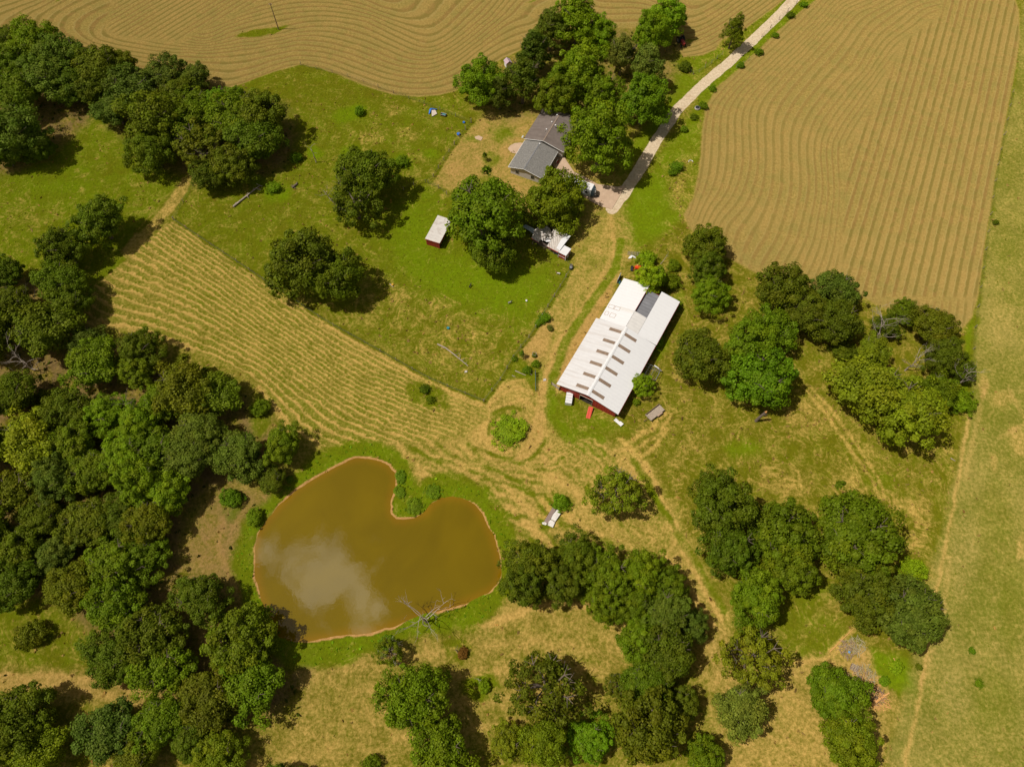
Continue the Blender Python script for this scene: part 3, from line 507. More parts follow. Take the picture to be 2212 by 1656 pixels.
for k,nm in ((0,'ground'),(1,'hay_field'),(2,'hay_field'),(3,'mown_meadow'),(4,'gravel_road')):
    f=QF[cc==k]; u,inv=np.unique(f,return_inverse=True); f=inv.reshape(f.shape)
    o=npmesh(nm,VG[u],f,COVER,None,{a:('POINT','FLOAT_COLOR',v[u]) for a,v in GA.items()}|{'tall':('POINT','FLOAT',ch['tall'].ravel()[u]),'phase':('POINT','FLOAT',ch['phase'].ravel()[u]),'amp':('POINT','FLOAT',ch['amp'].ravel()[u])},smooth=True)
    tag(o,kind='structure')
# pond water, murky and brown-orange towards the shallows
def water_material():
    m,t,o=newmat('pond_water'); b=N(t,'ShaderNodeBsdfPrincipled'); b.inputs['Roughness'].default_value=.02; b.inputs['IOR'].default_value=1.45
    a=N(t,'ShaderNodeAttribute',attribute_name='depth'); g=N(t,'ShaderNodeNewGeometry'); n=N(t,'ShaderNodeTexNoise'); n.inputs['Scale'].default_value=.12; n.inputs['Detail'].default_value=4; L(t,g.outputs['Position'],n.inputs['Vector'])
    r=N(t,'ShaderNodeMapRange',interpolation_type='SMOOTHSTEP'); r.inputs[1].default_value=0; r.inputs[2].default_value=.8; L(t,mathn(t,'ADD',a.outputs['Fac'],mathn(t,'MULTIPLY_ADD',n.outputs[0],.4,-.14)),r.inputs[0])
    x=N(t,'ShaderNodeMix',data_type='RGBA'); L(t,r.outputs[0],x.inputs[0]); x.inputs[6].default_value=(.195,.105,.002,1); x.inputs[7].default_value=(.145,.097,.0006,1)
    n3=N(t,'ShaderNodeTexNoise'); n3.inputs['Scale'].default_value=.045; n3.inputs['Detail'].default_value=6; n3.inputs['Distortion'].default_value=1.5; L(t,g.outputs['Position'],n3.inputs['Vector']); q3=N(t,'ShaderNodeMapRange'); q3.inputs[1].default_value=.3; q3.inputs[2].default_value=.7; q3.inputs[3].default_value=.86; q3.inputs[4].default_value=1.12; L(t,n3.outputs[0],q3.inputs[0]); sv=N(t,'ShaderNodeVectorMath',operation='SCALE'); L(t,x.outputs[2],sv.inputs[0]); L(t,q3.outputs[0],sv.inputs[3]); L(t,sv.outputs[0],b.inputs['Base Color'])
    w=N(t,'ShaderNodeTexNoise'); w.inputs['Scale'].default_value=1.1; w.inputs['Detail'].default_value=3; L(t,g.outputs['Position'],w.inputs['Vector']); bp=N(t,'ShaderNodeBump'); bp.inputs['Strength'].default_value=.06; bp.inputs['Distance'].default_value=.04; L(t,w.outputs[0],bp.inputs['Height']); L(t,bp.outputs[0],b.inputs['Normal'])
    L(t,b.outputs[0],o.inputs[0]); return m
def pond():
    s=box_of(PP,3); X=XX[s]; Y=YY[s]; d=sdf(PP,X,Y); i0,j0=s[0].start,s[1].start; nx,ny=X.shape
    ii,jj=np.meshgrid(np.arange(nx-1),np.arange(ny-1),indexing='ij'); q=(ii*ny+jj).ravel(); f=np.stack([q,q+ny,q+ny+1,q+1],1); f=f[(d[:-1,:-1].ravel()<1.4)]
    u,inv=np.unique(f,return_inverse=True); V=np.stack([X.ravel(),Y.ravel(),np.full(X.size,POOLZ)],1)
    tag(npmesh('pond_water',V[u],inv.reshape(f.shape),water_material(),None,{'depth':('POINT','FLOAT',np.clip(-d.ravel()[u]/3.2,0,1))},True),kind='structure')
pond()
# ---------------- trees ----------------
def card_quads(P,Nm,S,rng,asp=1.35):
    n=len(P); r=rng.normal(size=(n,3)); a=np.cross(Nm,r); a/=np.linalg.norm(a,axis=1,keepdims=True)+1e-9; b=np.cross(Nm,a)
    a=a*(S*asp*.5)[:,None]; b=b*(S*.5)[:,None]
    V=np.stack([P-a,P-b*.9,P+a,P+b*1.1],1).reshape(-1,3)      # pointed leaf sprays
    Fq=np.arange(n*4).reshape(n,4); return V,Fq
def crown_mesh(name,kind,seed):
    rng=np.random.default_rng(seed); 
    cfg=dict(oak=(110,.11,.30,210,.040,.80),maple=(120,.11,.25,190,.038,.85),pine=(110,.11,.22,120,.042,1.15),cedar=(90,.12,.24,130,.040,1.45),sparse=(74,.10,.22,115,.045,.75),shrub=(56,.16,.32,130,.055,.6),walnut=(95,.11,.30,190,.046,.75))[kind]
    nl,r0,r1,nc,cs,zr=cfg
    k=rng.normal(size=(5,3))*2.2; ph=rng.random(5)*6.28
    def rad(d): return np.clip(1.02+.17*sum(np.sin(d@k[i]+ph[i]) for i in range(5))/1.5,.62,1.3)
    # lobe directions, even but jittered
    i=np.arange(nl)+.5; z=1-1.62*i/nl; th=i*2.39996+rng.random()*6; rr_=np.sqrt(np.clip(1-z*z,0,1)); D=np.stack([rr_*np.cos(th),rr_*np.sin(th),z],1)+rng.normal(size=(nl,3))*.10; D/=np.linalg.norm(D,axis=1,keepdims=True)
    lr=rng.uniform(r0,r1,nl); C=D*((rad(D)*rng.uniform(.70,1.08,nl)-lr)[:,None])
    if kind in('pine','cedar'):
        tz=(C[:,2]+1)/2; C[:,:2]*=np.clip(1.12-.75*tz,.2,1)[:,None]
    C[:,2]*=zr
    ni=nl//4; Ci=rng.normal(size=(ni,3)); Ci/=np.linalg.norm(Ci,axis=1,keepdims=True); Ci*=rng.uniform(.1,.5,ni)[:,None]; Ci[:,2]*=zr*.8
    if kind!='sparse': C=np.concatenate([C,Ci]); lr=np.concatenate([lr,np.full(ni,.30)]); D=np.concatenate([D,Ci/np.linalg.norm(Ci,axis=1,keepdims=True)])
    nl=len(C); lv=rng.random(nl); lh=rng.random(nl)
    idx=np.repeat(np.arange(nl),nc); d=rng.normal(size=(nl*nc,3)); d+=D[idx]*.9; d/=np.linalg.norm(d,axis=1,keepdims=True)
    rj=rng.uniform(.62,1.12,nl*nc)*(1+.15*np.sin(d@k[1]*3+lv[idx]*9)); P=C[idx]+d*(lr[idx]*rj)[:,None]*np.array([1,1,.85])
    Nm=d*.9+rng.normal(size=d.shape)*.45+np.array([0,0,.35]); Nm/=np.linalg.norm(Nm,axis=1,keepdims=True)
    S=cs*rng.uniform(.6,1.5,len(P)); V,Fq=card_quads(P,Nm,S,rng)
    var=np.clip(.25+.35*lv[idx]+.4*rng.random(len(P))**1.5,0,1); hue=np.clip((lh[idx]-.55)*.8+rng.random(len(P))*.25,0,1)
    return npmesh(name,V,Fq,LEAF,attrs={'var':('FACE','FLOAT',var),'hue':('FACE','FLOAT',hue)},link=False)
def limb_paths(seed,nb,spread,top):
    rng=random.Random(seed); out=[([(0,0,-1.25),(rng.uniform(-.04,.04),rng.uniform(-.04,.04),-.6),(rng.uniform(-.06,.06),rng.uniform(-.06,.06),top*.5)],[.075,.058,.03])]
    for i in range(nb):
        a=i*2.4+rng.uniform(-.4,.4); z0=-.7+.7*rng.random(); l=spread*rng.uniform(.75,1.0); zz=rng.uniform(.0,.6)*top
        p=[(0,0,z0),(math.cos(a)*l*.4,math.sin(a)*l*.4,z0+.25),(math.cos(a+.2)*l*.75,math.sin(a+.2)*l*.75,z0+.45+zz*.5),(math.cos(a+.1)*l,math.sin(a+.1)*l,z0+.6+zz)]
        out.append((p,[.036,.026,.015,.006]))
        for sgn in (-1,1): out.append(([p[2],(p[2][0]+math.cos(a+sgn*.9)*.25,p[2][1]+math.sin(a+sgn*.9)*.25,p[2][2]+.2)],[.012,.004]))
    return out
def limb_mesh(name,seed,nb,spread,top,mat):
    mb=MB(); 
    for p,r in limb_paths(seed,nb,spread,top): mb.tube(p,r,5)
    m=bpy.data.meshes.new(name); m.from_pydata(mb.v,[],mb.f); m.update(); m.materials.append(mat); return m
PR={}
for kind,n in (('oak',5),('maple',3),('pine',2),('cedar',1),('sparse',3),('shrub',3),('walnut',3)):
    PR[kind]=[(crown_mesh('crown',kind,100+17*i+len(kind)),limb_mesh('trunk',50+i,11 if kind=='sparse' else 7,.86 if kind=='sparse' else .7,.5,BARK if kind!='sparse' else DEADB)) for i in range(n)]
TC=dict(dk=(.070,.102,.0028),md=(.094,.140,.0028),br=(.104,.178,.0030),yl=(.142,.178,.0050),ol=(.084,.106,.0032),bl=(.072,.108,.0085),gg=(.108,.138,.015),pi=(.064,.094,.0045),rd=(.14,.07,.012),lm=(.145,.235,.004))
NAMES=dict(oak='oak_tree',maple='maple_tree',pine='pine_tree',cedar='cedar_tree',sparse='broadleaf_tree',shrub='shrub',walnut='broadleaf_tree')
PAIRS={'o':'oak','m':'maple','p':'pine','c':'cedar','s':'sparse','b':'shrub','w':'walnut'}
trng=random.Random(5)
def tree(u,v,r,kind,col,label,group=None,hz=None):
    flat=kind=='f'; kind='b' if flat else kind
    kind=PAIRS[kind]; crown,trunk=trng.choice(PR[kind])
    zr=dict(oak=.80,maple=.85,pine=1.15,cedar=1.45,sparse=.75,shrub=.6,walnut=.75)[kind]
    R=r/GD(u,v)*.97; vz=R*trng.uniform(.92,1.08); zc=(zr*.80*vz+ (0.1 if kind=='shrub' else .30*R+.6)) if hz is None else hz
    if flat: vz*=.42; zc=.35*vz
    for _ in range(2):
        R=r/GD(u,v,zc)*(1.0 if kind=='shrub' else 1.14 if group and ('wood' in group) else 1.03); x,y=G(u,v,zc)
    base=gz(x,y)
    e=empty(NAMES[kind],(x,y,base-.05),0,label,'shrub' if kind=='shrub' else 'tree',group)
    rz=trng.uniform(0,6.28); s=(R*trng.uniform(.93,1.07),R*trng.uniform(.93,1.07),vz)
    c=bpy.data.objects.new('crown',crown); COL.objects.link(c); c.parent=e; c.location=(0,0,zc); c.rotation_euler=(0,0,rz); c.scale=s
    b=[q*1.1 for q in TC[col]]; j=[trng.uniform(.88,1.13) for _ in range(2)]; c.color=(b[0]*j[0]*j[1],b[1]*j[1],b[2],1)
    if kind!='shrub':
        t=bpy.data.objects.new('trunk',trunk); COL.objects.link(t); t.parent=e; t.location=(0,0,zc); t.rotation_euler=(0,0,rz); t.scale=(R,R,max(zc/1.25,.1))
    return e
TREES="""
NW|trees of the north-west wood along the hay field
10 85 30 o dk|dark tree at the left picture edge directly below the hay field corner
67 95 46 o md|tall green tree nearest the hay field at the top of the north-west wood
134 118 46 o bl|bluish green tree between the two tallest trees at the top of the north-west wood
22 140 42 w md|yellowish green tree at the left edge of the north-west wood
100 170 48 o bl|grey-green tree in the middle of the north-west wood
38 200 46 o dk|dark green tree inside the north-west wood near the left edge
150 190 36 o dk|shaded tree on the meadow side of the north-west wood, left of its gap
214 148 48 o ol|dark olive tree in the narrow middle of the north-west wood
262 138 34 o ol|small olive tree touching the hay field in the middle of the north-west wood
205 198 32 w dk|low dark tree under the olive tree in the narrow middle of the wood
35 288 58 o bl|large grey-green tree at the lower left end of the north-west wood
86 318 30 w dk|small dark tree overhanging the yellow-green meadow on the left
5 330 34 o dk|dark tree cut by the left edge above the yellow-green meadow
290 190 46 w bl|silvery blue-green tree above the meadow gap, left of the big round trees
357 162 38 w bl|silvery tree standing against the curved hay rows
417 168 30 o bl|small bluish tree at the upper right of the silvery pair
381 196 32 o ol|olive-brown tree between the silvery trees and the bright saplings
248 236 36 w bl|grey-green tree at the left corner of the wood over the meadow
334 258 60 o dk|biggest dark green tree in the middle of the north-west wood
330 325 44 o dk|dark lower tree with its foot beside the grassy lane
421 215 30 w md|green tree just left of the bright saplings
470 212 26 m br|bright green sapling at the upper right edge of the north-west wood
511 207 20 m br|smallest bright green sapling at the wood's right tip
395 262 44 o md|mid green tree enclosed between the two biggest dark trees
562 248 54 o ol|dark olive tree at the right end of the north-west wood
431 318 50 s ol|olive tree with bare twigs showing above the grassy lane
492 265 48 w md|lighter green tree near the right end of the north-west wood
545 300 52 o dk|broad dark tree beside the standing dead trunk
497 360 42 w ol|lowest tree of the wood above the fallen grey log
445 378 36 o dk|dark tree shading the mouth of the grassy lane
PD|single trees standing in the paddock and meadow
213 478 54 m dk|round dark green tree alone at the meadow's lower right corner
133 535 52 m dk|dark tree joined to the round one at the bottom of the yellow-green meadow
785 372 64 o dk|upper crown of the tall dark pair in the middle of the paddock
765 432 56 s dk|lower dark tree of the paddock pair with a silver broken limb
665 565 74 w dk|wide dark tree at the paddock's lower left
722 600 60 o dk|darker partner on the right of the wide paddock tree
1040 455 84 w md|huge oak beside the white-roofed red shed
1062 545 47 o dk|lower part oak shading the ground between shed and tumbledown sheds
1196 438 67 m md h5.0|dense green tree between the caravan and the tumbledown sheds
1297 305 76 m br|large bright green tree beside the grey house roof
1390 222 55 m br|round bright green tree beside the gravel road
YD|trees of the grove behind the house
1247 42 54 m br|tallest bright green tree at the top of the house grove
1298 72 38 m br|bright tree on the right shoulder of the house grove's top
1190 62 42 p pi|dark pine at the top left of the house grove
1150 112 42 p pi|dark pine touching the hay field left of the grove
1130 170 48 p pi|big dark pine over the yard behind the house
1250 155 60 m br|broad bright green tree in the middle of the grove
1200 205 44 m md|green tree right behind the house roof
1296 195 46 m br|bright tree in the grove above the large tree by the house
1035 178 48 m br|bright tree at the far left of the house grove
1078 200 34 p pi|dark pine beside the leftmost bright tree of the grove
1345 115 40 p gg|grey-green pine in the right part of the grove
1398 140 40 p gg|grey-green rounded pine near the road verge
1405 72 42 m br|bright green tree left of the red tractor
1445 38 42 m lm|yellow-green tree behind the red tractor
1587 64 28 c md|lone dark green cedar at the bend of the gravel road
1480 143 15 b dk|dark round shrub at the corner of the roadside fence
EA|trees east of the barn
1532 528 44 w dk|tall dark tree at the tip of the right hay field
1530 575 38 w dk|dark tree right under the tall one by the hay field tip
1535 632 42 m br|bright green tree north-east of the barn's far end
1408 600 34 m lm|bright lime tree overhanging the barn's far roof end
1398 560 22 b lm|lime bush behind the orange tractor
1446 605 24 b md|green bush right of the lime tree at the barn's far end
1455 572 16 b md|low green bush by the leaning dead pole
1462 657 13 b lm|small lime bush at the far right corner of the barn
1386 828 25 m lm|lime green tree growing against the barn's right side
1692 632 58 w ol|dark olive tree at the hay field edge, left of the bluish one
1808 622 44 w bl|bluish green tree at the hay field edge
1745 680 54 o ol|olive tree in the middle of the clump at the hay field edge
1805 695 56 o dk|dark tree left of the bleached dead branches
1668 712 48 w md|mid green tree between the bright and olive trees
1512 765 58 o ol|dark olive tree with a flat crown right of the barn
1620 742 56 m br|bright green upper crown in the clump right of the barn
1643 822 64 w br|bright green lower crown casting shade over the snag
1880 835 76 w yl|largest yellow-green tree with big pale leaves
1960 880 74 w yl|yellow-green tree on the lower right of the large-leaved pair
1886 752 36 w yl|small yellow-green tree at the top of the large-leaved clump
1955 672 30 m md|thin green tree at the lower edge of the hay field rows
2015 705 48 o ol|dark tree at the lower right corner of the hay field
1915 705 28 w dk|small dark tree between the dead branches and hay field
2040 765 42 o dk|dark tree near the pasture boundary above the bare snag
2080 800 28 o dk|dark tree right at the pasture boundary
2020 845 46 w md|green tree behind the yellow-green pair by the boundary
2076 866 30 b br|bright green thicket at the pasture boundary
1820 755 28 b dk|dark underwood below the dead branches
1860 770 20 b dk|low dark bush left of the yellow-green clump
1330 1060 58 s yl|open-crowned tree standing alone below the barn
1102 930 41 f lm|heart-shaped bright green bramble patch in the mown centre
1212 1085 20 b br|green bush beside the whitewashed slabs
917 840 12 b dk|small dark round bush on the unmown island
930 862 10 b md|low bush on the right of the unmown island
SE|trees of the south-east clump
1560 1095 72 m dk|large dark green tree at the top of the south-east clump
1685 1150 72 w md|green tree in the middle of the south-east clump
1575 1180 62 m dk|dark tree along the grassy track in the south-east clump
1708 1228 60 m md|lower middle tree of the south-east clump
1633 1292 66 m md|round green tree at the lower tip of the south-east clump
1842 1150 84 w md|broad tree with rough foliage right of the south-east clump
1860 1215 58 o ol|shaded lower part tree under the broad rough one
1872 1288 62 m ol|olive brown tree between the broad tree and the bluish one
1965 1325 76 o bl|big bluish-green tree at the pasture boundary
1972 1228 28 b lm|bright bush above the big bluish-green tree
1625 1418 70 s yl|yellow-olive tree with thin foliage beside the dry field
1600 1530 58 w gg|pale grey-green round tree at the dry field's left
1806 1500 58 o md|upper tree of the pair beside the brush piles
1838 1600 66 m md|lower round tree of the pair beside the brush piles
SC|trees of the clump right of the pond
1150 1212 54 m dk|dark tree nearest the pond's right bank
1130 1260 46 m dk|dark lower tree at the left end of the clump right of the pond
1248 1200 52 m dk|second dark tree along the clump's upper edge
1215 1262 46 m dk|dark tree in the lower left of the clump right of the pond
1310 1235 56 m md|green tree in the middle of the clump right of the pond
1385 1240 54 m md|green tree on the upper right of the clump by the mown track
1440 1265 42 m md|rightmost upper tree of the clump by the mown track
1305 1300 44 m md|lower middle tree above the dry field
1365 1312 44 m md|lower tree where the clump turns south
1440 1325 56 m bl|bluish green tree where the clump turns south
1492 1352 36 m bl|small bluish tree overhanging the mown track
1385 1385 52 o md|dark green tree on the inner side of the clump's bend
1440 1410 62 o ol|olive tree below the bluish ones
1335 1477 28 s ol|small thin tree left of the olive ones
1400 1472 54 o md|green tree above the large brown-olive one
1402 1575 78 w ol|large brown-olive tree at the bottom edge
1470 1520 40 o ol|olive tree on the right side above the bottom corner tree
1518 1632 42 w md|green tree at the bottom edge near the dry track
1180 1482 82 s ol|wide thin olive tree in the south field
1178 1600 56 o md|green tree at the bottom edge between the yellowish and bluish ones
1095 1602 40 m yl|yellow-green tree at the bottom edge
1275 1598 46 m br|vivid green tree at the bottom edge
894 1512 74 o md|large green tree in the south field casting a long shadow
955 1615 64 w md|lower green tree under the large one in the south field
800 1650 24 b md|bush at the bottom edge left of the south field trees
842 1405 30 s md|bush tangled with bare branches on the pond's lower bank
PW|trees of the wood west of the pond
432 1290 52 m dk|round dark tree separate from the wood at the clearing left of the pond
523 1395 64 w md|tree at the pond's lower left bank casting shade on the water
545 1478 60 w md|green tree below the bank tree with a wide shadow to its right
452 1515 62 o ol|dark olive tree at the lower right of the west wood
331 1365 56 w ol|olive green tree in the lower middle of the west wood
250 1310 54 w md|green tree left of the lower middle of the west wood
150 1268 52 o ol|olive tree at the wood's edge above the shrub meadow
245 1212 56 m md|bright topped tree in the west wood above its lower half
310 1205 44 m md|green tree beside the bright topped one
117 1198 42 m bl|bluish tree in the west wood
35 1190 50 o dk|dark tree at the left edge below the bluish one
25 1262 48 o dk|dark tree at the left edge above the shrub meadow
67 1370 36 b ol|brownish dark bush alone in the small meadow at lower left
240 1415 52 o dk|dark tree at the wood's lower left edge by the hay strip
351 1440 52 w md|green tree with its foot at the end of the hay strip
37 1550 62 o dk|dark tree at the lower left corner below the hay strip
80 1630 50 w md|green tree in the lower left corner of the picture
238 1580 58 w bl|grey-green tree at the bottom edge, second from the corner
345 1560 52 o md|green tree in the bottom row below the hay strip
290 1635 46 o ol|olive tree at the bottom edge in the left row
470 1625 48 m md|vivid green tree at the bottom edge left of the small shadow
415 1600 40 o dk|dark tree at the bottom edge next to the vivid green one
600 1690 40 o dk|tree cut off by the bottom edge, only its top in view
128 612 46 o dk|dark tree below the meadow at the start of the west wood
95 712 60 w ol|olive tree at the left of the big bend of the mown meadow
150 660 40 o dk|dark tree at the wood's edge by the mown meadow's left end
187 735 32 w bl|grey-green small tree at the mown meadow's lower left corner
25 655 38 o dk|dark tree left beside the bare branches
8 590 34 o dk|dark tree at the left edge below the yellow-green meadow
200 790 52 w md|green tree behind the leaning dead trunk
300 752 46 m dk|dark green dense tree at the mown meadow's lower edge
294 805 34 m md|lighter tree right below the dense dark one
395 840 60 w ol|broad olive green tree bulging into the mown meadow
462 850 46 w md|right part tree of the broad bulge into the mown meadow
345 870 40 w md|tree right of the small clearing with the dead tree
434 935 52 o bl|grey-green tree with a deep shadow at its right
410 990 50 o bl|grey-green tree in the middle of the west wood
517 980 50 o bl|dark bluish tree left of the bright one at the pond's upper end
610 960 40 m md|bright round tree nearest the pond's upper left shore
585 1035 28 o dk|dark small tree over the pond's upper left bank
233 890 44 m br|bright green tree left of the clearing's dead trunk
20 855 48 o dk|dark green tree at the left edge beside bare ground
98 862 28 b ol|dark olive bush in the open patch of the west wood
150 890 44 o ol|olive tree below the open patch of the west wood
58 955 60 w yl|pale yellow-green tree near the left edge
150 960 46 o md|mid green tree right of the pale yellow-green one
300 915 44 m br|bright green tree directly below the clearing
264 985 50 m br|bright green tree in the heart of the west wood
334 965 44 w md|green tree between the bright ones and the grey-green ones
200 1020 46 o md|green tree in the left half of the west wood
300 1045 52 m br|bright green tree left above the clearing by the pond
362 1065 48 m br|bright green tree at the wood's edge by the dirt clearing
115 1035 48 m bl|bluish green tree in the left part of the west wood
32 1060 50 w ol|olive tree at the left edge in the middle of the wood
190 1130 50 o ol|dark olive tree in the lower left of the west wood
320 1128 48 o ol|dark tree above the bright topped tree
90 1122 46 o dk|dark tree right of the left edge in the lower wood
255 1120 44 o dk|dark tree hidden among the olive ones
-40 960 60 o dk|tree cut by the left edge beside the pale yellow-green one
-30 720 60 o dk|tree cut by the left edge beside the bare branches
-45 1150 60 o dk|tree cut by the left edge in the lower wood
-40 1600 60 o dk|tree cut by the left edge in the corner
564 880 22 b md|grassy thicket below the mown meadow
500 1075 26 b br|feathery green thicket in the clearing left of the pond
550 1118 20 b br|feathery thicket on the pond's left bank
PL|small plants around the yard and lane
2151 480 7 b dk|tiny dark bush alone on the pasture boundary
1047 335 7 c md|little columnar evergreen in the middle of the house yard
868 348 16 b br|bright low bush in the paddock near the tall dark pair
776 240 13 b br|bright weedy bush in the upper paddock
1462 360 15 b br|green shrub in the verge below the grey boulder
1453 372 10 b br|little shrub in the verge by the gravel road
1400 560 14 b md|green bush on the fence panels behind the tractor
1520 228 11 b md|shrub beside the grey boulder by the road
1540 190 9 b br|shrub on the road verge below the water pipe
1600 140 9 b br|shrub at the short roadside fence
1640 112 10 b br|roundish shrub on the road verge opposite the cedar
1675 76 8 b br|small shrub on the verge above the roundish one
1708 32 10 b dk|dark shrub on the verge near the top edge
1737 10 9 b br|bright shrub on the verge at the top edge
1500 252 9 b md|shrub just below the grey boulder
1478 278 9 b br|bright shrub halfway down the road verge
1127 763 8 c br|young evergreen in the dirt patch by the lane
1111 774 7 b br|little bush at the fence corner of the dirt patch
1157 786 10 b br|leafy plant beside the caged sapling
1138 799 11 b br|tangle of weeds over the white logs
1176 686 14 b br|leafy clump in the lane beside the paddock fence
1163 697 9 b lm|lime clump against the paddock fence by the lane
1188 708 8 b gg|greyish plant below the leafy clump in the lane
1375 868 9 b br|weeds at the barn's near right corner
1412 735 22 b lm|low lime brush along the barn's right wall
1425 700 16 b lm|lime brush at the step in the barn's right wall
835 1388 18 f br|bright bush on the pond's lower bank
866 1030 15 f br|bush on the spit's left shore in the pond
864 1062 15 f br|second bush down the spit's left shore
895 1092 20 f br|bush at the tip of the pond's spit
935 1062 17 f br|bush on the right side of the pond's spit
625 1035 9 b br|small bush on the pond's upper left bank
545 340 12 b md|low bush at the edge of the big wood shadow
640 340 13 b br|leafy bush left of the standing dead trunk
590 405 16 b br|sprawling green bush next to the dead stump
1000 1410 13 b rd|rusty brown bush at the foot of the short snag
1045 1480 16 b lm|lime bush around the second short snag
1935 1440 16 b lm|lime thicket on the right of the brush piles
1910 1470 12 b lm|lime thicket between brush piles and boundary
2115 1475 10 b br|small bush in the pasture near its track
2100 1405 8 b br|narrow bush in the pasture above the small one
1985 1440 8 b ol|dull bush just across the boundary track
"""
cur=None
for line in TREES.strip().split('\n'):
    a,lab=line.split('|',1)
    p=a.split()
    if len(p)==1: cur=lab; continue
    tree(float(p[0]),float(p[1]),float(p[2]),p[3],p[4],lab,cur,float(p[5][1:]) if len(p)>5 else None)
# ---------------- dead trees ----------------
def dead_tree(u,v,h,label,mat=DEADW,seed=0,lean=(0,0),nb=6,spread=.6,r=.16,first=.35,name='dead_tree'):
    rng=random.Random(seed); x,y=G(u,v); e=empty(name,(x,y,gz(x,y)-.05),0,label,'dead tree')
    t=MB(); pts=[(0,0,0)]; K=5
    for i in range(1,K+1): pts.append((lean[0]*h*i/K+rng.uniform(-.05,.05)*h*.5,lean[1]*h*i/K+rng.uniform(-.05,.05)*h*.5,h*.8*i/K))
    t.tube(pts,[r*(1-.75*i/K) for i in range(K+1)],7); t.build('trunk',mat,e)
    b=MB()
    def grow(p,d,l,rr,dep):
        q=[p]; 
        for i in range(3):
            d=(d+Vector((rng.uniform(-.35,.35),rng.uniform(-.35,.35),rng.uniform(-.12,.25)))).normalized(); q.append(q[-1]+d*(l/3))
        b.tube(q,[rr,rr*.75,rr*.5,rr*.2],4)
        if dep>0:
            for k in range(3): 
                i=rng.choice((1,2,3)); dd=(d+Vector((rng.uniform(-1,1),rng.uniform(-1,1),rng.uniform(-.1,.6)))).normalized(); grow(q[i],dd,l*.55,rr*.5,dep-1)
    for i in range(nb):
        f=first+(1-first)*i/max(nb-1,1); k=f*K; j=min(int(k),K-1); p=Vector(pts[j]).lerp(Vector(pts[j+1]),k-j); a=i*2.4+rng.uniform(-.5,.5)
        grow(p,Vector((math.cos(a),math.sin(a),rng.uniform(.2,.8))).normalized(),h*spread*rng.uniform(.6,1),r*.5*(1-.4*f),2 if h>3 else 1)
    b.build('branches',mat,e); return e
dead_tree(922,1343,6.2,'bleached dead tree spreading bare limbs over the pond shore',DEADW,3,(-.1,.05),8,.85,.26,.25)
dead_tree(850,1425,5.0,'bare grey branches standing in the green bush on the lower bank',DEADW,8,(.05,.02),6,.6,.12,.4)
dead_tree(990,1409,3.0,'short dark snag in the rusty brown bush',DEADB,5,(-.12,.1),4,.3,.16,.5,'snag')
dead_tree(1037,1471,2.6,'short pale snag with a shadow in the lime bush',DEADW,6,(-.1,.1),3,.35,.15,.6,'snag')
dead_tree(305,896,8.5,'dead tree with a dark leaning trunk in the small wood clearing',DEADB,9,(-.02,.0),7,.35,.17,.6)
dead_tree(243,810,7.5,'pale leaning dead tree over the open patch of the wood',DEADW,12,(-.35,.05),5,.35,.14,.5)
dead_tree(75,800,8.5,'large bare grey-brown tree fanning out near the left edge',DEADW,15,(-.12,.05),9,.55,.2,.2)
dead_tree(72,675,8.0,'bare brown treetop poking out beside the yellow-green meadow',DEADB,17,(-.2,.1),8,.45,.17,.3)
dead_tree(683,351,7.0,'tall thin standing dead trunk right of the north-west wood',DEADW,19,(.0,.0),4,.25,.15,.6)
dead_tree(1890,738,10.5,'bleached bare tree between the dark and thin green trees',DEADW,21,(-.1,.1),9,.5,.2,.25)
dead_tree(1955,800,8.5,'grey tangle of dead branches behind the yellow-green tree',DEADW,23,(.03,.0),9,.45,.18,.3)
dead_tree(2058,838,9.0,'bare bleached snag leaning at the pasture boundary',DEADW,25,(.05,.05),6,.4,.17,.4)
dead_tree(730,452,8.5,'silvery broken limb sticking out left of the dark paddock pair',DEADW,27,(-.2,.0),6,.35,.16,.4,'dead_limb')
dead_tree(1427,570,3.6,'leaning dead pole beside the bush behind the barn',DEADW,29,(.45,.35),2,.15,.09,.7,'leaning_pole')
def snag(u,v):
    x,y=G(u,v); e=empty('snag',(x,y,gz(x,y)-.05),0,'broken grey snag with a splintered pale top in the east meadow','dead tree')
    t=MB(); t.tube([(0,0,0),(.25,.05,2),(.8,.15,4.2)],[.36,.30,.26],8); t.tube([(.5,.1,3.2),(.9,-.3,4.0),(1.0,-.5,4.9)],[.12,.08,.03],5); t.build('trunk',DEADB,e)
    m=MB(); rng=random.Random(2)
    for i in range(9): a=i*.7; m.tube([(.8,.15,4.2),(.8+.25*math.cos(a),.15+.25*math.sin(a),4.4+.4*rng.random())],[.12,.03],4)
    m.build('splintered_top',CUTW,e)
snag(1633,909)
def log(pts,r,label,mat=DEADW,name='fallen_log',twigs=0,cat='log',seed=1):
    w=[G(u,v) for u,v in pts]; x,y=w[0]; e=empty(name,(x,y,gz(x,y)),0,label,cat); q=[(a-x,b-y,r*.8+.05) for a,b in w]
    MB().tube(q,[r*(1-.55*i/(len(q)-1)) for i in range(len(q))],7).build('trunk',mat,e)
    if twigs:
        b=MB(); rng=random.Random(seed)
        for i in range(twigs):
            k=rng.random()*(len(q)-1.01); p=Vector(q[int(k)]).lerp(Vector(q[int(k)+1]),k%1); a=rng.random()*6.28; l=rng.uniform(.6,1.8)
            b.tube([p,p+Vector((math.cos(a)*l*.5,math.sin(a)*l*.5,.2)),p+Vector((math.cos(a+.4)*l,math.sin(a+.4)*l,.15))],[r*.35,r*.25,r*.08],4)
        b.build('branches',mat,e)
    return e
log([(945,744),(962,752),(978,764),(995,778),(1011,791)],.17,'fallen bleached tree lying in the paddock grass',twigs=9)
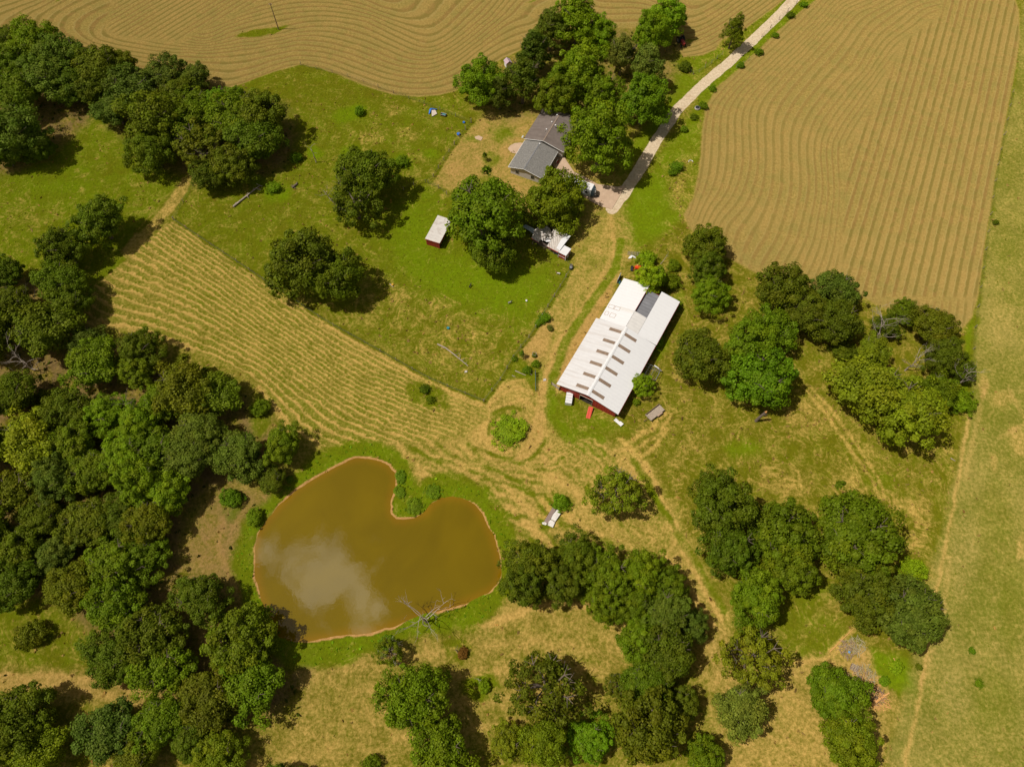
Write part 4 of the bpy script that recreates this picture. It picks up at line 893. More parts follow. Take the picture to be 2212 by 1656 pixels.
log([(505,448),(520,436),(540,420),(562,403)],.28,'long grey fallen trunk below the north-west wood',DEADW,twigs=12,seed=4)
log([(567,404),(554,398)],.12,'short grey branch lying by the long fallen trunk',DEADW,name='fallen_branch')
log([(632,407),(641,400),(643,396)],.30,'dark stump log beside the sprawling green bush',DEADB,name='stump',twigs=3)
log([(1113,801),(1124,806),(1136,811)],.13,'upper white log beside the garden weeds',DEADW)
log([(1137,803),(1143,806),(1149,810)],.12,'right white log under the garden weeds',DEADW)
log([(1106,811),(1113,814)],.1,'short white log at the lower left of the garden logs',DEADW)
log([(1792,1407),(1818,1381),(1843,1357)],.10,'thin pale pole lying across the grass above the brush piles',CUTW,name='fallen_pole')
log([(1882,1521),(1900,1508),(1919,1496)],.28,'fresh cut orange-brown log on the lowest brush pile',CUTW)
log([(1929,1421),(1934,1429)],.13,'short plank in the lime thicket',CUTW,name='plank',cat='plank')
log([(2052,990),(2062,996)],.12,'pale fallen branch below the pasture boundary thicket',DEADW,name='fallen_branch')
log([(842,614),(850,621)],.14,'old grey beam lying in the upper left paddock',WOODG,name='beam',cat='beam')
# ---------------- barn ----------------
BA=math.radians(-29.46); BO=(9.98,73.09)
def bw(x,y): return (BO[0]+x*math.cos(BA)-y*math.sin(BA),BO[1]+x*math.sin(BA)+y*math.cos(BA))
barn=empty('barn',(BO[0],BO[1],0),BA,'long barn with white metal roof, brown skylight strips and red siding','barn')
def slope(mb,x0,x1,y0,y1,z0,z1,th=.09):
    return mb.prism([(x0,y0),(x1,y0),(x1,y1),(x0,y1)],[z0-th,z1-th,z1-th,z0-th],[z0,z1,z1,z0])
slope(MB(),0,7.62,0,20.1,3.1,5.0).build('roof',WHITE_ROOF,barn)['label']='streaked left slope of the white roof'
slope(MB(),7.66,15.3,0,20.1,5.0,3.1).build('roof',WHITE_ROOF2,barn)
MB().prism([(7.3,-.05),(7.98,-.05),(7.98,20.15),(7.3,20.15)],4.93,[5.0,5.0,5.0,5.0]).add([(7.3,-.05,4.99),(7.64,-.05,5.1),(7.98,-.05,4.99),(7.3,20.15,4.99),(7.64,20.15,5.1),(7.98,20.15,4.99)],[(0,1,4,3),(1,2,5,4)]).build('ridge_cap',WHITE_ROOF2,barn)
for i in range(6):
    y=1.15+3.36*i
    slope(MB(),4.15,7.05,y,y+.82,3.1+4.15*.2493+.035,3.1+7.05*.2493+.035,.05).build('skylight',SKYL,barn)
    slope(MB(),8.0,11.0,y-.05,y+.77,5.0-.34*.2487+.035,5.0-3.34*.2487+.035,.05).build('skylight',SKYL,barn)
# rear wing
slope(MB(),.8,7.3,20.16,33.5,3.35,4.75).build('rear_roof',WHITE_ROOF2,barn)['label']='left slope of the rear wing'
slope(MB(),10.5,15.38,20.16,33.9,4.05,3.3).build('rear_roof',WHITE_ROOF2,barn)['label']='right slope of the rear wing'
slope(MB(),7.35,10.46,20.16,25.3,4.72,4.1).build('rear_roof',TAN_ROOF,barn)['label']='cream middle panels'
slope(MB(),7.35,10.46,25.34,32.6,4.15,3.95).build('grey_roof_panel',GREY_PANEL,barn)
MB().box((7.33,28.95,4.45),(.06,7.2,.65)).build('red_fascia',RED_TRIM,barn)
slope(MB(),3.6,7.2,24.4,25.3,3.35+2.8*.2154+.03,3.35+6.4*.2154+.03,.04).build('roof_patch',TAN_ROOF,barn)
rs=MB()
for (x0,x1,y0,y1) in ((1.1,2.4,23.9,24.9),(2.6,3.9,23.9,24.9),(1.2,2.0,21.7,22.7),(2.5,3.8,21.6,22.7)):
    def zz(x): return 3.35+(x-.8)*.2154+.03
    for a,b,c,d in ((x0,x1,y0,y0+.07),(x0,x1,y1,y1+.07),(x0,x0+.07,y0,y1),(x1,x1+.07,y0,y1)): slope(rs,a,b,c,d,zz(a),zz(b),.03)
rs.build('rusty_seams',RUST,barn)
# walls (gable front with a doorway)
fw=MB(); yf=.55
def wallpoly(mb,pts,y,t=.12):
    n=len(pts); vs=[(a,y,b) for a,b in pts]+[(a,y+t,b) for a,b in pts]
    mb.add(vs,[tuple(range(n)),tuple(range(2*n-1,n-1,-1))]+[(i,n+i,n+(i+1)%n,(i+1)%n) for i in range(n)])
def rz_(x): return (3.1+x*.2493 if x<7.64 else 5.0-(x-7.64)*.2487)-.12
wallpoly(fw,[(.7,0),(5.7,0),(5.7,rz_(5.7)),(.7,rz_(.7))],yf); wallpoly(fw,[(8.9,0),(14.6,0),(14.6,rz_(14.6)),(8.9,rz_(8.9))],yf)
wallpoly(fw,[(5.72,2.5),(8.88,2.5),(8.88,rz_(8.88)),(7.64,rz_(7.64)),(5.72,rz_(5.72))],yf-.01)
fw.build('wall',RED_METAL,barn)
sw=MB(); sw.box((.72,10.5,1.5),(.12,19,3.0)); sw.box((14.55,10.5,1.5),(.12,19,3.0)); sw.box((1.4,27,1.6),(.12,12.6,3.2)); sw.box((15.0,27,1.6),(.12,12.6,3.1)); sw.box((8.2,33.2,1.6),(13.4,.12,3.2)); sw.box((7.6,20.0,1.5),(13.6,.12,3.0)); sw.build('side_wall',RED_METAL,barn)
MB().box((7.3,2.0,.02),(3.1,2.8,.04)).build('door_floor',SHADEIN,barn)  # floor behind the doorway, indoor shade put into its colour
MB().box((7.3,3.5,1.5),(4.2,.1,2.9)).build('painted_interior_shade',SHADEIN,barn)  # added sheet, its near-black stands in for shade inside the barn
db=MB(); db.box((5.74,.53,1.25),(.08,.2,2.5)); db.box((8.86,.53,1.25),(.08,.2,2.5)); db.box((7.3,.5,2.55),(3.2,.16,.12)); db.build('door_frame',WOODG,barn)
ev=MB(); ev.box((15.34,10,3.02),(.05,20.1,.1)); ev.box((15.42,27,3.22),(.05,13.7,.1)); ev.build('eave_trim',RED_TRIM,barn)
def thing(name,x,y,rz,label,cat,z=None,local=True):
    if local: X,Y=bw(x,y); R=BA+rz
    else: X,Y=x,y; R=rz
    return empty(name,(X,Y,gz(X,Y)-.03 if z is None else z),R,label,cat)
# white topper leaning by the barn front
t=thing('livestock_crate',3.75,-.75,math.radians(20),'white slatted crate standing in front of the barn left of its door','crate')
MB().box((0,0,.62),(1.45,2.7,1.0)).build('body',WHITEP,t)
m=MB(); [m.box((0,-1.35+.68*(i),1.16),(1.5,.07,.05)) for i in range(5)]; m.build('roof_bars',METALG,t); MB().box((0,0,1.135),(1.47,2.72,.02)).build('roof',WHITE_ROOF2,t)
MB().box((0,0,.06),(1.3,2.5,.12)).build('skids',WOODB,t)
t=thing('red_sheet',9.25,-1.4,math.radians(15),'bright red metal sheet leaning in the grass beside the barn doorway','sheet')
MB().prism([(-.55,-1.35),(.45,-1.35),(.6,1.3),(-.45,1.3)],[.05,.05,.75,.75],[.09,.09,.80,.80]).build('sheet',SHEETR,t); MB().box((0,1.0,.3),(.9,.08,.6)).build('prop',WOODB,t)
x,y=G(1336,912); t=thing('metal_panel',x,y,math.radians(-48),'white panel lying in the grass off the barn\'s front right corner','panel',local=False)
MB().prism([(-1.1,-.45),(1.1,-.45),(1.1,.45),(.2,.45),(.0,.25),(-1.1,.3)],[.06,.3,.3,.2,.15,.06],[.12,.36,.36,.26,.21,.12]).build('panel',WHITEP,t); MB().box((.6,0,.1),(.1,.6,.2)).build('batten',WOODG,t)
x,y=G(1332,884); log([(1323,893),(1333,890)],.15,'pale broken board at the foot of the barn\'s right corner',STONE,name='board',cat='board')
# flatbed wagon
t=thing('flatbed_trailer',22.1,5.75,math.radians(68-90),'wooden flatbed farm trailer parked in the grass right of the barn','trailer')
MB().box((0,0,.72),(1.75,4.2,.08)).build('deck',WOODG,t)
m=MB(); m.box((-.9,0,.95),(.09,4.3,.5)); m.build('side_board',WOODB,t); m=MB(); m.box((0,-2.15,.88),(1.9,.12,.36)); m.build('front_board',WOODG,t)
m=MB(); m.box((-.5,0,.55),(.1,4,.14)); m.box((.5,0,.55),(.1,4,.14)); m.box((0,-2.8,.5),(.1,1.3,.1)); m.build('chassis',BLACKP,t)
for sx in (-.85,.92):
    for yy in (.1,.85):
        w=MB(); w.cyl((sx-.1,yy,.34),.33,.2,16,'x'); wo_=w.build('wheel',RUBBER,t); MB().cyl((sx-.12 if sx<0 else sx+.09,yy,.34),.16,.03,12,'x').build('rim',METALG,wo_)
MB().box((1.0,.5,.74),(.28,1.5,.05)).build('mudguard',RUST,t)
# pen of wire panels
t=thing('wire_pen',16.8,14.3,0,'wire mesh pen built against the barn\'s right wall','pen')
fr=MB(); wr=MB()
for a,b in (((-2.0,1.6),(2.0,1.6)),((2.0,1.6),(2.0,-1.6)),((2.0,-1.6),(-2.0,-1.6))):
    for z in (.1,1.5): fr.tube([(a[0],a[1],z),(b[0],b[1],z)],.045,5)
    for k in range(3): p=(a[0]+(b[0]-a[0])*k/2,a[1]+(b[1]-a[1])*k/2); fr.tube([(p[0],p[1],0),(p[0],p[1],1.55)],.05,5)
for k in range(9): 
    q=-2+.5*k; wr.tube([(q,-1.6,1.5),(q,1.6,1.5)],.015,3)
for k in range(7): wr.tube([(-2,-1.6+.53*k,1.5),(2,-1.6+.53*k,1.5)],.015,3)
for k in range(2): fr.tube([(-.7+1.35*k,-1.6,1.52),(-.7+1.35*k,1.6,1.52)],.04,5)
fr.build('frame',METALG,t); wr.build('mesh',WIREM,t)
x,y=G(1417,796); t=thing('white_board',x,y,math.radians(-35),'white boards leaning on the outer corner of the wire pen','board',local=False)
MB().box((0,0,.9),(1.3,.25,.06),0,.2).build('upper_board',WHITEP,t); MB().box((.9,-.15,.7),(1.2,.2,.06),.1,.1).build('lower_board',STONE,t)
# wooden gate by barn left corner
t=thing('wooden_gate',-1.5,.75,math.radians(-10),'short grey wooden gate at the barn\'s near left corner','gate')
m=MB(); [m.box((1.1,0,.35+.3*i),(2.2,.06,.12)) for i in range(4)]; m.box((1.1,0,.8),(.08,.08,1.1)); m.build('rails',WOODG,t)
for xx in (0,2.2): MB().cyl((xx,0,0),.09,1.5,8).build('post',BARK,t)
# green steel gate
a=G(1156.4,806); b=G(1157,846); ang=math.atan2(b[1]-a[1],b[0]-a[0]); l=math.hypot(b[0]-a[0],b[1]-a[1]); t=empty('steel_gate',(a[0],a[1],gz(*a)),ang,'dark green tubular gate between the lane and the mown centre','gate')
m=MB(); [m.tube([(.05,0,.2+.25*i),(l,0,.2+.25*i)],.035,6) for i in range(5)]; [m.tube([(x_,0,.2),(x_,0,1.2)],.04,6) for x_ in (.05,l*.5,l)]; m.build('frame',GREENP,t); MB().cyl((0,0,0),.1,1.5,8).build('post',BARK,t)
# ---------------- house ----------------
HA=math.radians(-25.1); HO=(3.317,148.54)
house=empty('house',(HO[0],HO[1],0),HA,'single storey house with brown and grey shingle roofs and cream walls','house')
def roofs(x0,xr,x1,y0,y1,ze,zr,mat,lab):
    a=slope(MB(),x0,xr,y0,y1,ze,zr,.14).build('roof',mat,house); b=slope(MB(),xr+.005,x1,y0,y1,zr,ze,.14).build('roof',mat,house); a['label']=lab+', left slope'; b['label']=lab+', right slope'
roofs(-.2,5.6,11.7,.15,12.9,2.8,4.35,SHINGLE_A,'brown shingle roof')
roofs(.25,4.85,10.1,-10.7,.10,2.5,3.7,SHINGLE_B,'grey shingle roof')
m=MB(); m.box((5.6,6.5,4.37),(.3,12.8,.04)); m.build('ridge_cap',simple('ridge_tan',(.27,.20,.15),.9,.2,3),house); MB().box((4.85,-5.3,3.72),(.22,10.7,.03)).build('ridge_cap',GREY_PANEL,house)
tr=MB(); 
def bar(a,b,th=.12): tr.tube([a,b],th*.6,4)
bar((-.2,.1,2.74),(5.6,.1,4.3)); bar((5.6,.1,4.3),(11.7,.1,2.74)); bar((.25,-10.74,2.42),(4.85,-10.74,3.62)); bar((4.85,-10.74,3.62),(10.1,-10.74,2.42)); bar((10.14,-10.7,2.42),(10.14,0,2.42)); bar((.2,-10.7,2.42),(.2,0,2.42),.1); bar((11.74,.1,2.74),(11.74,12.9,2.74),.1); tr.build('fascia',TRIMW,house)
m=MB(); m.box((5.75,6.5,1.3),(10.9,11.9,2.6)); vs=[(.4,.58,2.6),(11.1,.58,2.6),(5.6,.58,4.1),(.4,12.4,2.6),(11.1,12.4,2.6),(5.6,12.4,4.1)]; m.add(vs,[(0,1,2),(3,5,4)]); m.build('wall',STUCCO,house)
m=MB(); m.box((5.2,-5.0,1.15),(8.9,10.6,2.3)); m.add([(.75,-10.32,2.3),(9.65,-10.32,2.3),(4.85,-10.32,3.45)],[(0,1,2)]); m.build('wing_wall',STUCCO,house)
def window(x,y,w,h,z,side=False):
    a=MB(); a.box((x,y,z),((.06,w+.2,h+.2) if side else (w+.2,.06,h+.2))); f=a.build('window',TRIMW,house)
    MB().box((x+(.04 if side else 0),y-(0 if side else .04),z),((.04,w,h) if side else (w,.04,h))).build('pane',GLASSD,f)
window(2.7,-10.33,1.0,1.0,1.35); window(7.2,-10.33,1.0,1.0,1.35); window(11.23,4,1.4,1.1,1.4,True); window(11.23,9,1.4,1.1,1.4,True); window(9.7,-3,1.2,1.1,1.4,True)
m=MB(); m.box((9.69,-6.5,1.02),(.05,.95,2.05)); d=m.build('door',WOODB,house); MB().box((9.73,-6.15,1.0),(.05,.06,.12)).build('handle',METALG,d)
for x,y,z in ((5.1,10.7,4.25),(4.85,7.7,4.2),(4.6,4.6,4.1),(5.0,-.7,3.72)):
    m=MB(); m.cyl((x,y,z-.1),.13,.3,10); v=m.build('roof_vent',METALG,house); MB().cyl((x,y,z+.2),.2,.08,10,'z',.05).build('cap',WHITEP,v)
m=MB(); m.cyl((4.5,3.7,3.9),.07,.5,8); m.build('pipe',METALG,house); m=MB(); m.cyl((6.5,6.2,4.0),.10,1.0,10); p=m.build('flue',METALG,house); MB().cyl((6.5,6.2,5.0),.2,.12,10).build('cap',WHITEP,p)
m=MB(); m.cyl((-.45,.35,2.4),.04,.7,6); dsh=m.build('satellite_dish',METALG,house); m=MB(); m.tube([(-.5,.3,3.05),(-.55,.28,3.15),(-.6,.26,3.2)],[.12,.32,.40],14); m.build('reflector',CREAMP,dsh)
x,y=G(1164,460-0); 
def hw(x,y): return (HO[0]+x*math.cos(HA)-y*math.sin(HA),HO[1]+x*math.sin(HA)+y*math.cos(HA))
q=hw(10.8,-1.6); t=empty('bench',(q[0],q[1],gz(*q)),HA,'reddish seat by the house door in the roof notch','bench'); MB().box((0,0,.42),(.45,1.2,.06)).build('seat',REDP,t); MB().box((-.2,0,.7),(.05,1.2,.45)).build('backrest',WHITEP,t); [MB().box((a_,b_,.2),(.06,.06,.42)).build('leg',WHITEP,t) for a_ in (-.18,.18) for b_ in (-.5,.5)]
# concrete surfaces
def sheet(name,pts,th,mat,label=None,cat=None,kind='structure',warp=0):
    P=PL(pts); c=P.mean(0); 
    if P[:,0]@np.roll(P[:,1],-1)-P[:,1]@np.roll(P[:,0],-1)<0: P=P[::-1]
    z=max(gz(*p) for p in P)+.02; m=MB().prism([tuple(p-c) for p in P],-.3,th+z); o=m.build(name,mat); o.location=(c[0],c[1],0); return tag(o,label,cat,None,kind)
sheet('driveway',[(1240,372),(1262,382),(1290,398),(1334,404),(1352,400),(1322,452),(1300,447),(1275,434),(1262,425),(1225,395),(1205,372),(1190,350),(1200,330),(1213,322),(1222,345)],.03,CONC)
sheet('patio',[(1097,322),(1102,315),(1112,310),(1124,309),(1134,310),(1140,322),(1130,334),(1116,333),(1104,330)],.04,CONC)
sheet('concrete_pad',[(1025,296),(1034,293),(1043,297),(1039,304),(1028,301)],.04,CONC)
# ---------------- sheds ----------------
def polyroof(mb,pts,z,th=.08,dz=None,org=(0,0)):
    zs=[z]*len(pts) if dz is None else dz
    P=[G(u,v,h) for (u,v),h in zip(pts,zs)]; P=[(p[0]-org[0],p[1]-org[1]) for p in P]
    A=sum(P[i][0]*P[(i+1)%len(P)][1]-P[(i+1)%len(P)][0]*P[i][1] for i in range(len(P)))
    if A<0: P=P[::-1]; zs=zs[::-1]
    return mb.prism(P,[h-th for h in zs],list(zs))
def S3(px,py): return ((px/3.68+1200)/1.3563,(py/3.68+280)/1.3563)
def S8(px,py): return ((px/11.83+1520)/1.3563,(py/11.83+620)/1.3563)
cs=[S3(172,1540),S3(320,1585),S3(560,1240),S3(425,1180)]
W4=[G(*c,2.5) for c in cs]; c0=W4[0]; ang=math.atan2(W4[1][1]-W4[0][1],W4[1][0]-W4[0][0]); wd=math.hypot(W4[1][0]-W4[0][0],W4[1][1]-W4[0][1]); ln=8.0
t=empty('red_shed',(c0[0],c0[1],gz(*c0)-.05),ang,'long low red shed with a plain white roof half under the huge oak','shed')
slope(MB(),-.1,wd+.1,-.1,ln,2.5,2.35,.08).build('roof',simple('dull_white_roof',(.62,.58,.53),.6,.1,1,0,.2,('Y',.35,.05),((.4,.33,.28),.8,.5)),t)
m=MB(); m.box((wd/2,.08,1.18),(wd-.1,.12,2.3)); m.box((.1,ln/2,1.18),(.12,ln-.3,2.3)); m.box((wd/2,ln-.15,1.15),(wd-.1,.12,2.25)); m.build('wall',RED_METAL,t)
m=MB(); m.box((wd-.1,ln*.25,1.6),(.1,ln*.4,1.1)); m.build('side_wall',RED_METAL,t); MB().box((wd/2,-.14,2.36),(wd+.2,.05,.16)).build('fascia',RED_TRIM,t); MB().box((wd/2,ln/2,.02),(wd-.3,ln-.5,.04)).build('floor',SHADEIN,t)  # floor has the shade under the roof painted into its colour
o3=G(*S8(900,900)); t=empty('tumbledown_shed',(o3[0],o3[1],gz(*o3)),0,'tumbledown patchwork shed with warped white and grey sheet roofs','shed')
def RP(name,mat,pts,zs,th=.06): return polyroof(MB(),[S8(*p) for p in pts],0,th,zs,o3).build(name,mat,t)
RP('roof',OLDROOF,[(540,640),(700,500),(1080,600),(1120,680),(830,1010),(770,960),(685,1055),(440,905)],[2.3,2.35,2.4,2.4,2.15,2.1,2.05,2.0])['label']='left patchwork roof'
RP('roof',OLDROOF,[(1100,720),(1195,610),(1290,640),(1800,830),(1570,1130),(1370,1395),(965,1190),(1060,1060),(850,990)],[2.15,2.25,2.5,2.6,2.45,2.3,2.2,2.2,2.1])['label']='right patchwork roof'
RP('loose_sheet',WHITEP,[(905,1000),(1000,880),(1065,960),(1110,1030),(960,1045)],[2.35,2.5,2.5,2.45,2.35])
RP('loose_sheet',WHITE_ROOF2,[(1400,1070),(1600,760),(1800,835),(1565,1140),(1420,1340),(1300,1270)],[2.45,2.66,2.72,2.55,2.42,2.40],.03)
RP('loose_sheet',TAN_ROOF,[(1520,860),(1610,740),(1690,780),(1610,900)],[2.6,2.72,2.75,2.66],.03)
RP('loose_sheet',STONE,[(885,575),(960,470),(1090,590),(1050,640),(960,600)],[2.5,2.6,2.5,2.45,2.45],.03)
RP('blue_roof',BLUEROOF,[(120,510),(240,435),(530,590),(640,710),(500,785),(430,700)],[2.1,2.2,2.2,2.1,2.0,2.0])
RP('red_board',RED_TRIM,[(440,915),(455,900),(690,1050),(680,1070)],[1.98,1.98,2.02,2.0],.15); RP('red_board',RED_TRIM,[(965,1200),(975,1185),(1370,1395),(1350,1415)],[2.1,2.1,2.2,2.2],.15)
w_=MB()
def wl(a,b,h,th=.1):
    p=G(*S8(*a)); q=G(*S8(*b)); w_.box(((p[0]+q[0])/2-o3[0],(p[1]+q[1])/2-o3[1],h/2),(math.hypot(q[0]-p[0],q[1]-p[1]),th,h),math.atan2(q[1]-p[1],q[0]-p[0]))
wl((480,1010),(690,1140),1.9); wl((690,1140),(960,1280),1.6); wl((1010,1290),(1340,1480),2.0); wl((1340,1480),(1560,1190),2.2); wl((1560,1190),(1740,950),2.3); wl((560,730),(480,1010),1.9); wl((1740,950),(1120,700),2.1); w_.build('wall',simple('grey_plank_wall',(.20,.15,.12),.9,.3,2,0,.2,('Z',1,.2)),t)
pp=MB(); 
for a in ((160,640),(390,820),(520,880)): p=G(*S8(*a)); pp.tube([(p[0]-o3[0],p[1]-o3[1],0),(p[0]-o3[0],p[1]-o3[1],2.0)],.07,6)
pp.build('posts',WOODG,t)
o4=G(*S8(1365,1385),2.2); a4=G(*S8(1630,1520),2.2); b4=G(*S8(1810,1290),2.2); an=math.atan2(a4[1]-o4[1],a4[0]-o4[0]); ww=math.hypot(a4[0]-o4[0],a4[1]-o4[1]); ll=math.hypot(b4[0]-a4[0],b4[1]-a4[1])
t=empty('small_red_shed',(o4[0],o4[1],gz(*o4)),an,'small red hut with clean white roof and white trim, beside the tumbledown shed','shed')
slope(MB(),-.08,ww+.08,-.08,ll+.05,2.2,2.2,.07).build('roof',WHITEP,t)
MB().box((ww*.5,ll*.5,1.06),(ww-.2,ll-.2,2.1)).build('wall',RED_METAL,t)
m=MB(); [m.box((x_,y_,1.0),(.1,.1,2.1)) for x_ in (.08,ww-.08) for y_ in (.08,ll-.08)]; m.box((ww/2,.03,2.0),(ww,.06,.1)); m.box((ww/2,.03,.9),(ww,.05,.08)); m.box((ww-.03,ll/2,2.0),(.06,ll,.1)); m.build('trim',TRIMW,t)
m=MB(); m.box((ww-.06,ll*.5,.95),(.06,.75,1.7)); d=m.build('door',WHITEP,t); MB().box((ww-.01,ll*.5,1.2),(.04,.4,.5)).build('pane',GLASSD,d)
p=G(*S8(1505,1590)); t=empty('bench',(p[0],p[1],gz(*p)),an,'low red trough on pale legs along the front of the small red hut','trough'); MB().box((0,0,.4),(2.0,.35,.3)).build('seat',REDP,t); [MB().box((k,0,.15),(.1,.4,.34)).build('leg',STONE,t) for k in (-.9,0,.9)]
def drum(u,v,r,h,mat,label,name='drum',cat='drum',axis='z'):
    x,y=G(u,v); t=empty(name,(x,y,gz(x,y)-.02),0,label,cat); m=MB(); m.tube([(0,0,0),(0,0,h*.3),(0,0,h*.33),(0,0,h*.66),(0,0,h*.7),(0,0,h)],[r*.96,r,r*1.05,r*1.05,r,r*.96],14); m.build('body',mat,t); MB().cyl((0,0,h),r*.85,.03,14).build('lid',BLACKP if mat!=BLACKP else METALG,t); return t
drum(*S8(1310,1440),.3,.8,BLUEP,'blue drum between the tumbledown shed and small red hut')
drum(1339,612,.32,.9,TEALP,'teal drum beside the barn\'s far left corner')
drum(1233,581,.42,.7,BLACKP,'black barrel at the corner post of the paddock fence'); drum(1234,575,.36,.5,METALG,'grey tub right behind the black barrel','tub','tub')
drum(1506,235,.75,.5,STONE,'grey boulder-like concrete ring in the road verge','concrete_ring','concrete ring')
x,y=G(1336,604); t=empty('metal_panel',(x,y,gz(x,y)),math.radians(65),'pale framed panel leaning at the barn\'s far left corner','panel'); MB().box((0,0,.7),(2.4,.1,1.3)).build('sheet',BLUEROOF,t); MB().box((0,-.06,1.37),(2.5,.06,.08)).build('frame',METALG,t)
# ---------------- travel trailer ----------------
def S13(px,py): return ((px/13.8+1660)/1.3563,(py/13.8+500)/1.3563)
A_=G(*S13(1120,550),3.0); B_=G(*S13(995,795),3.0); C_=G(*S13(200,240),3.0); ang=math.atan2(A_[1]-C_[1],A_[0]-C_[0]); wd=math.hypot(A_[0]-B_[0],A_[1]-B_[1]); wd=min(wd,2.7)
t=empty('travel_trailer',(A_[0],A_[1],gz(*A_)),ang,'white travel trailer with a dark rounded front parked on the driveway under the trees','trailer')
LT=7.6
m=MB(); m.prism([(-LT,-wd),(0,-wd),(0,0),(-LT,0)],.55,2.94); m.build('body',CREAMP,t)
MB().prism([(-LT,-wd-.03),(.02,-wd-.03),(.02,.03),(-LT,.03)],2.945,3.02).build('roof',WHITEP,t)
def capsec(z,b): return [(0,-.0),(b*.75,-.25),(b,-wd*.5),(b*.75,-wd+.25),(0,-wd)]
m=MB(); secs=[(3.0,.35),(2.5,.85),(1.8,1.15),(1.1,1.1),(.6,.9)]; vs=[]
for z,b in secs: vs+= [(x_,y_,z) for x_,y_ in capsec(z,b)]
fs=[]
for i in range(len(secs)-1):
    for k in range(4): fs.append((i*5+k,i*5+k+1,(i+1)*5+k+1,(i+1)*5+k))
fs.append((4,3,2,1,0)); m.add(vs,fs); m.build('front_cap',TRDARK,t)
m=MB(); m.prism([(.62,-wd*.35),(.78,-wd*.4),(1.12,-wd*.72),(1.0,-wd*.78)],[2.3,2.3,1.8,1.9],[2.72,2.6,2.0,2.15]); m.build('decal',WHITEP,t)
for xx in (-5.6,-2.4): MB().box((xx,-wd*.5,3.1),(.5,.5,.14)).build('roof_hatch',WHITEP,t)
MB().box((-4,-wd*.5,3.14),(1.0,.7,.25)).build('air_conditioner',CREAMP,t)
for xx in (-6.2,-1.2): f=MB().box((xx,-wd-.02,1.9),(1.0,.05,.7)).build('window',TRIMW,t); MB().box((xx,-wd-.05,1.9),(.85,.04,.55)).build('pane',GLASSD,f)
MB().box((-3.4,-wd-.02,1.6),(.7,.05,1.8)).build('door',WHITEP,t)
for xx in (-4.9,-4.1):
    for yy in (-.25,-wd+.02): w=MB().cyl((xx,yy,.35),.35,.22,16,'y').build('wheel',RUBBER,t); MB().cyl((xx,yy-.02,.35),.18,.26,12,'y').build('rim',METALG,w)
m=MB(); m.tube([(0,-.6,.5),(2.0,-wd*.5,.5)],.06,5); m.tube([(0,-wd+.6,.5),(2.0,-wd*.5,.5)],.06,5); m.build('hitch',BLACKP,t)
m=MB(); m.cyl((1.0,-wd*.5,.5),.16,.5,10); m.build('gas_bottle',WHITEP,t); m=MB(); m.box((-3.2,-wd-.62,2.86),(5.2,1.2,.04),0,0); 
# ---------------- tractors ----------------
def tractor(u,v,rz,s,mat,label,loader=True,wr=.75):
    x,y=G(u,v); t=empty('tractor',(x,y,gz(x,y)-.02),rz,label,'tractor')
    m=MB(); m.box((.75*s,0,.95*s),(1.5*s,.62*s,.55*s)); m.prism([(1.5*s,-.28*s),(1.68*s,-.2*s),(1.68*s,.2*s),(1.5*s,.28*s)],.7*s,1.18*s); m.build('hood',mat,t)
    MB().box((-.4*s,0,.75*s),(1.0*s,.6*s,.5*s)).build('body',BLACKP,t)
    for sy in (-1,1):
        MB().box((-.55*s,sy*.62*s,1.15*s),(.95*s,.36*s,.08*s)).build('fender',mat,t)
        w=MB().cyl((-.6*s,sy*.62*s-.17*s,wr*s),wr*s,.34*s,20,'y').build('rear_wheel',RUBBER,t); MB().cyl((-.6*s,sy*.62*s-.19*s,wr*s),wr*.5*s,.38*s,14,'y').build('rim',METALG,w)
        w=MB().cyl((1.25*s,sy*.55*s-.1*s,.38*s),.38*s,.2*s,16,'y').build('front_wheel',RUBBER,t); MB().cyl((1.25*s,sy*.55*s-.12*s,.38*s),.18*s,.24*s,12,'y').build('rim',METALG,w)
    m=MB(); m.box((-.45*s,0,1.15*s),(.45*s,.45*s,.12*s)); m.box((-.68*s,0,1.4*s),(.1*s,.45*s,.5*s)); m.build('seat',BLACKP,t)
    m=MB(); m.tube([(.0,0,1.2*s),(-.12*s,0,1.5*s)],.03*s,5); m.tube([(-.12*s,.2*s,1.5*s),(-.14*s,0,1.52*s),(-.12*s,-.2*s,1.5*s)],.02*s,4); m.build('steering_wheel',BLACKP,t)
    m=MB(); [m.tube([(-.9*s,sy*.4*s,.9*s),(-.95*s,sy*.4*s,2.1*s)],.04*s,5) for sy in (-1,1)]; m.tube([(-.95*s,-.4*s,2.1*s),(-.95*s,.4*s,2.1*s)],.04*s,5); m.build('roll_bar',mat,t)
    if loader:
        m=MB(); [m.tube([(.0,sy*.5*s,1.1*s),(1.3*s,sy*.5*s,1.2*s),(2.1*s,sy*.5*s,.4*s)],.06*s,5) for sy in (-1,1)]; m.build('loader_arm',mat,t)
        m=MB(); m.prism([(2.1*s,-.75*s),(2.65*s,-.75*s),(2.65*s,.75*s),(2.1*s,.75*s)],[.1*s,.05*s,.05*s,.1*s],[.14*s,.09*s,.09*s,.14*s]); m.box((2.12*s,0,.35*s),(.06*s,1.5*s,.5*s)); m.box((2.4*s,.75*s,.25*s),(.5*s,.05*s,.35*s)); m.box((2.4*s,-.75*s,.25*s),(.5*s,.05*s,.35*s)); m.build('bucket',BLACKP,t)
    return t
tractor(1384,583,math.radians(172),.95,ORANGE,'orange tractor with a black loader bucket parked under the lime tree')
tractor(1471,95,math.radians(-75),1.25,REDP,'dark red tractor parked in the shade at the grove\'s right edge',False,.8)
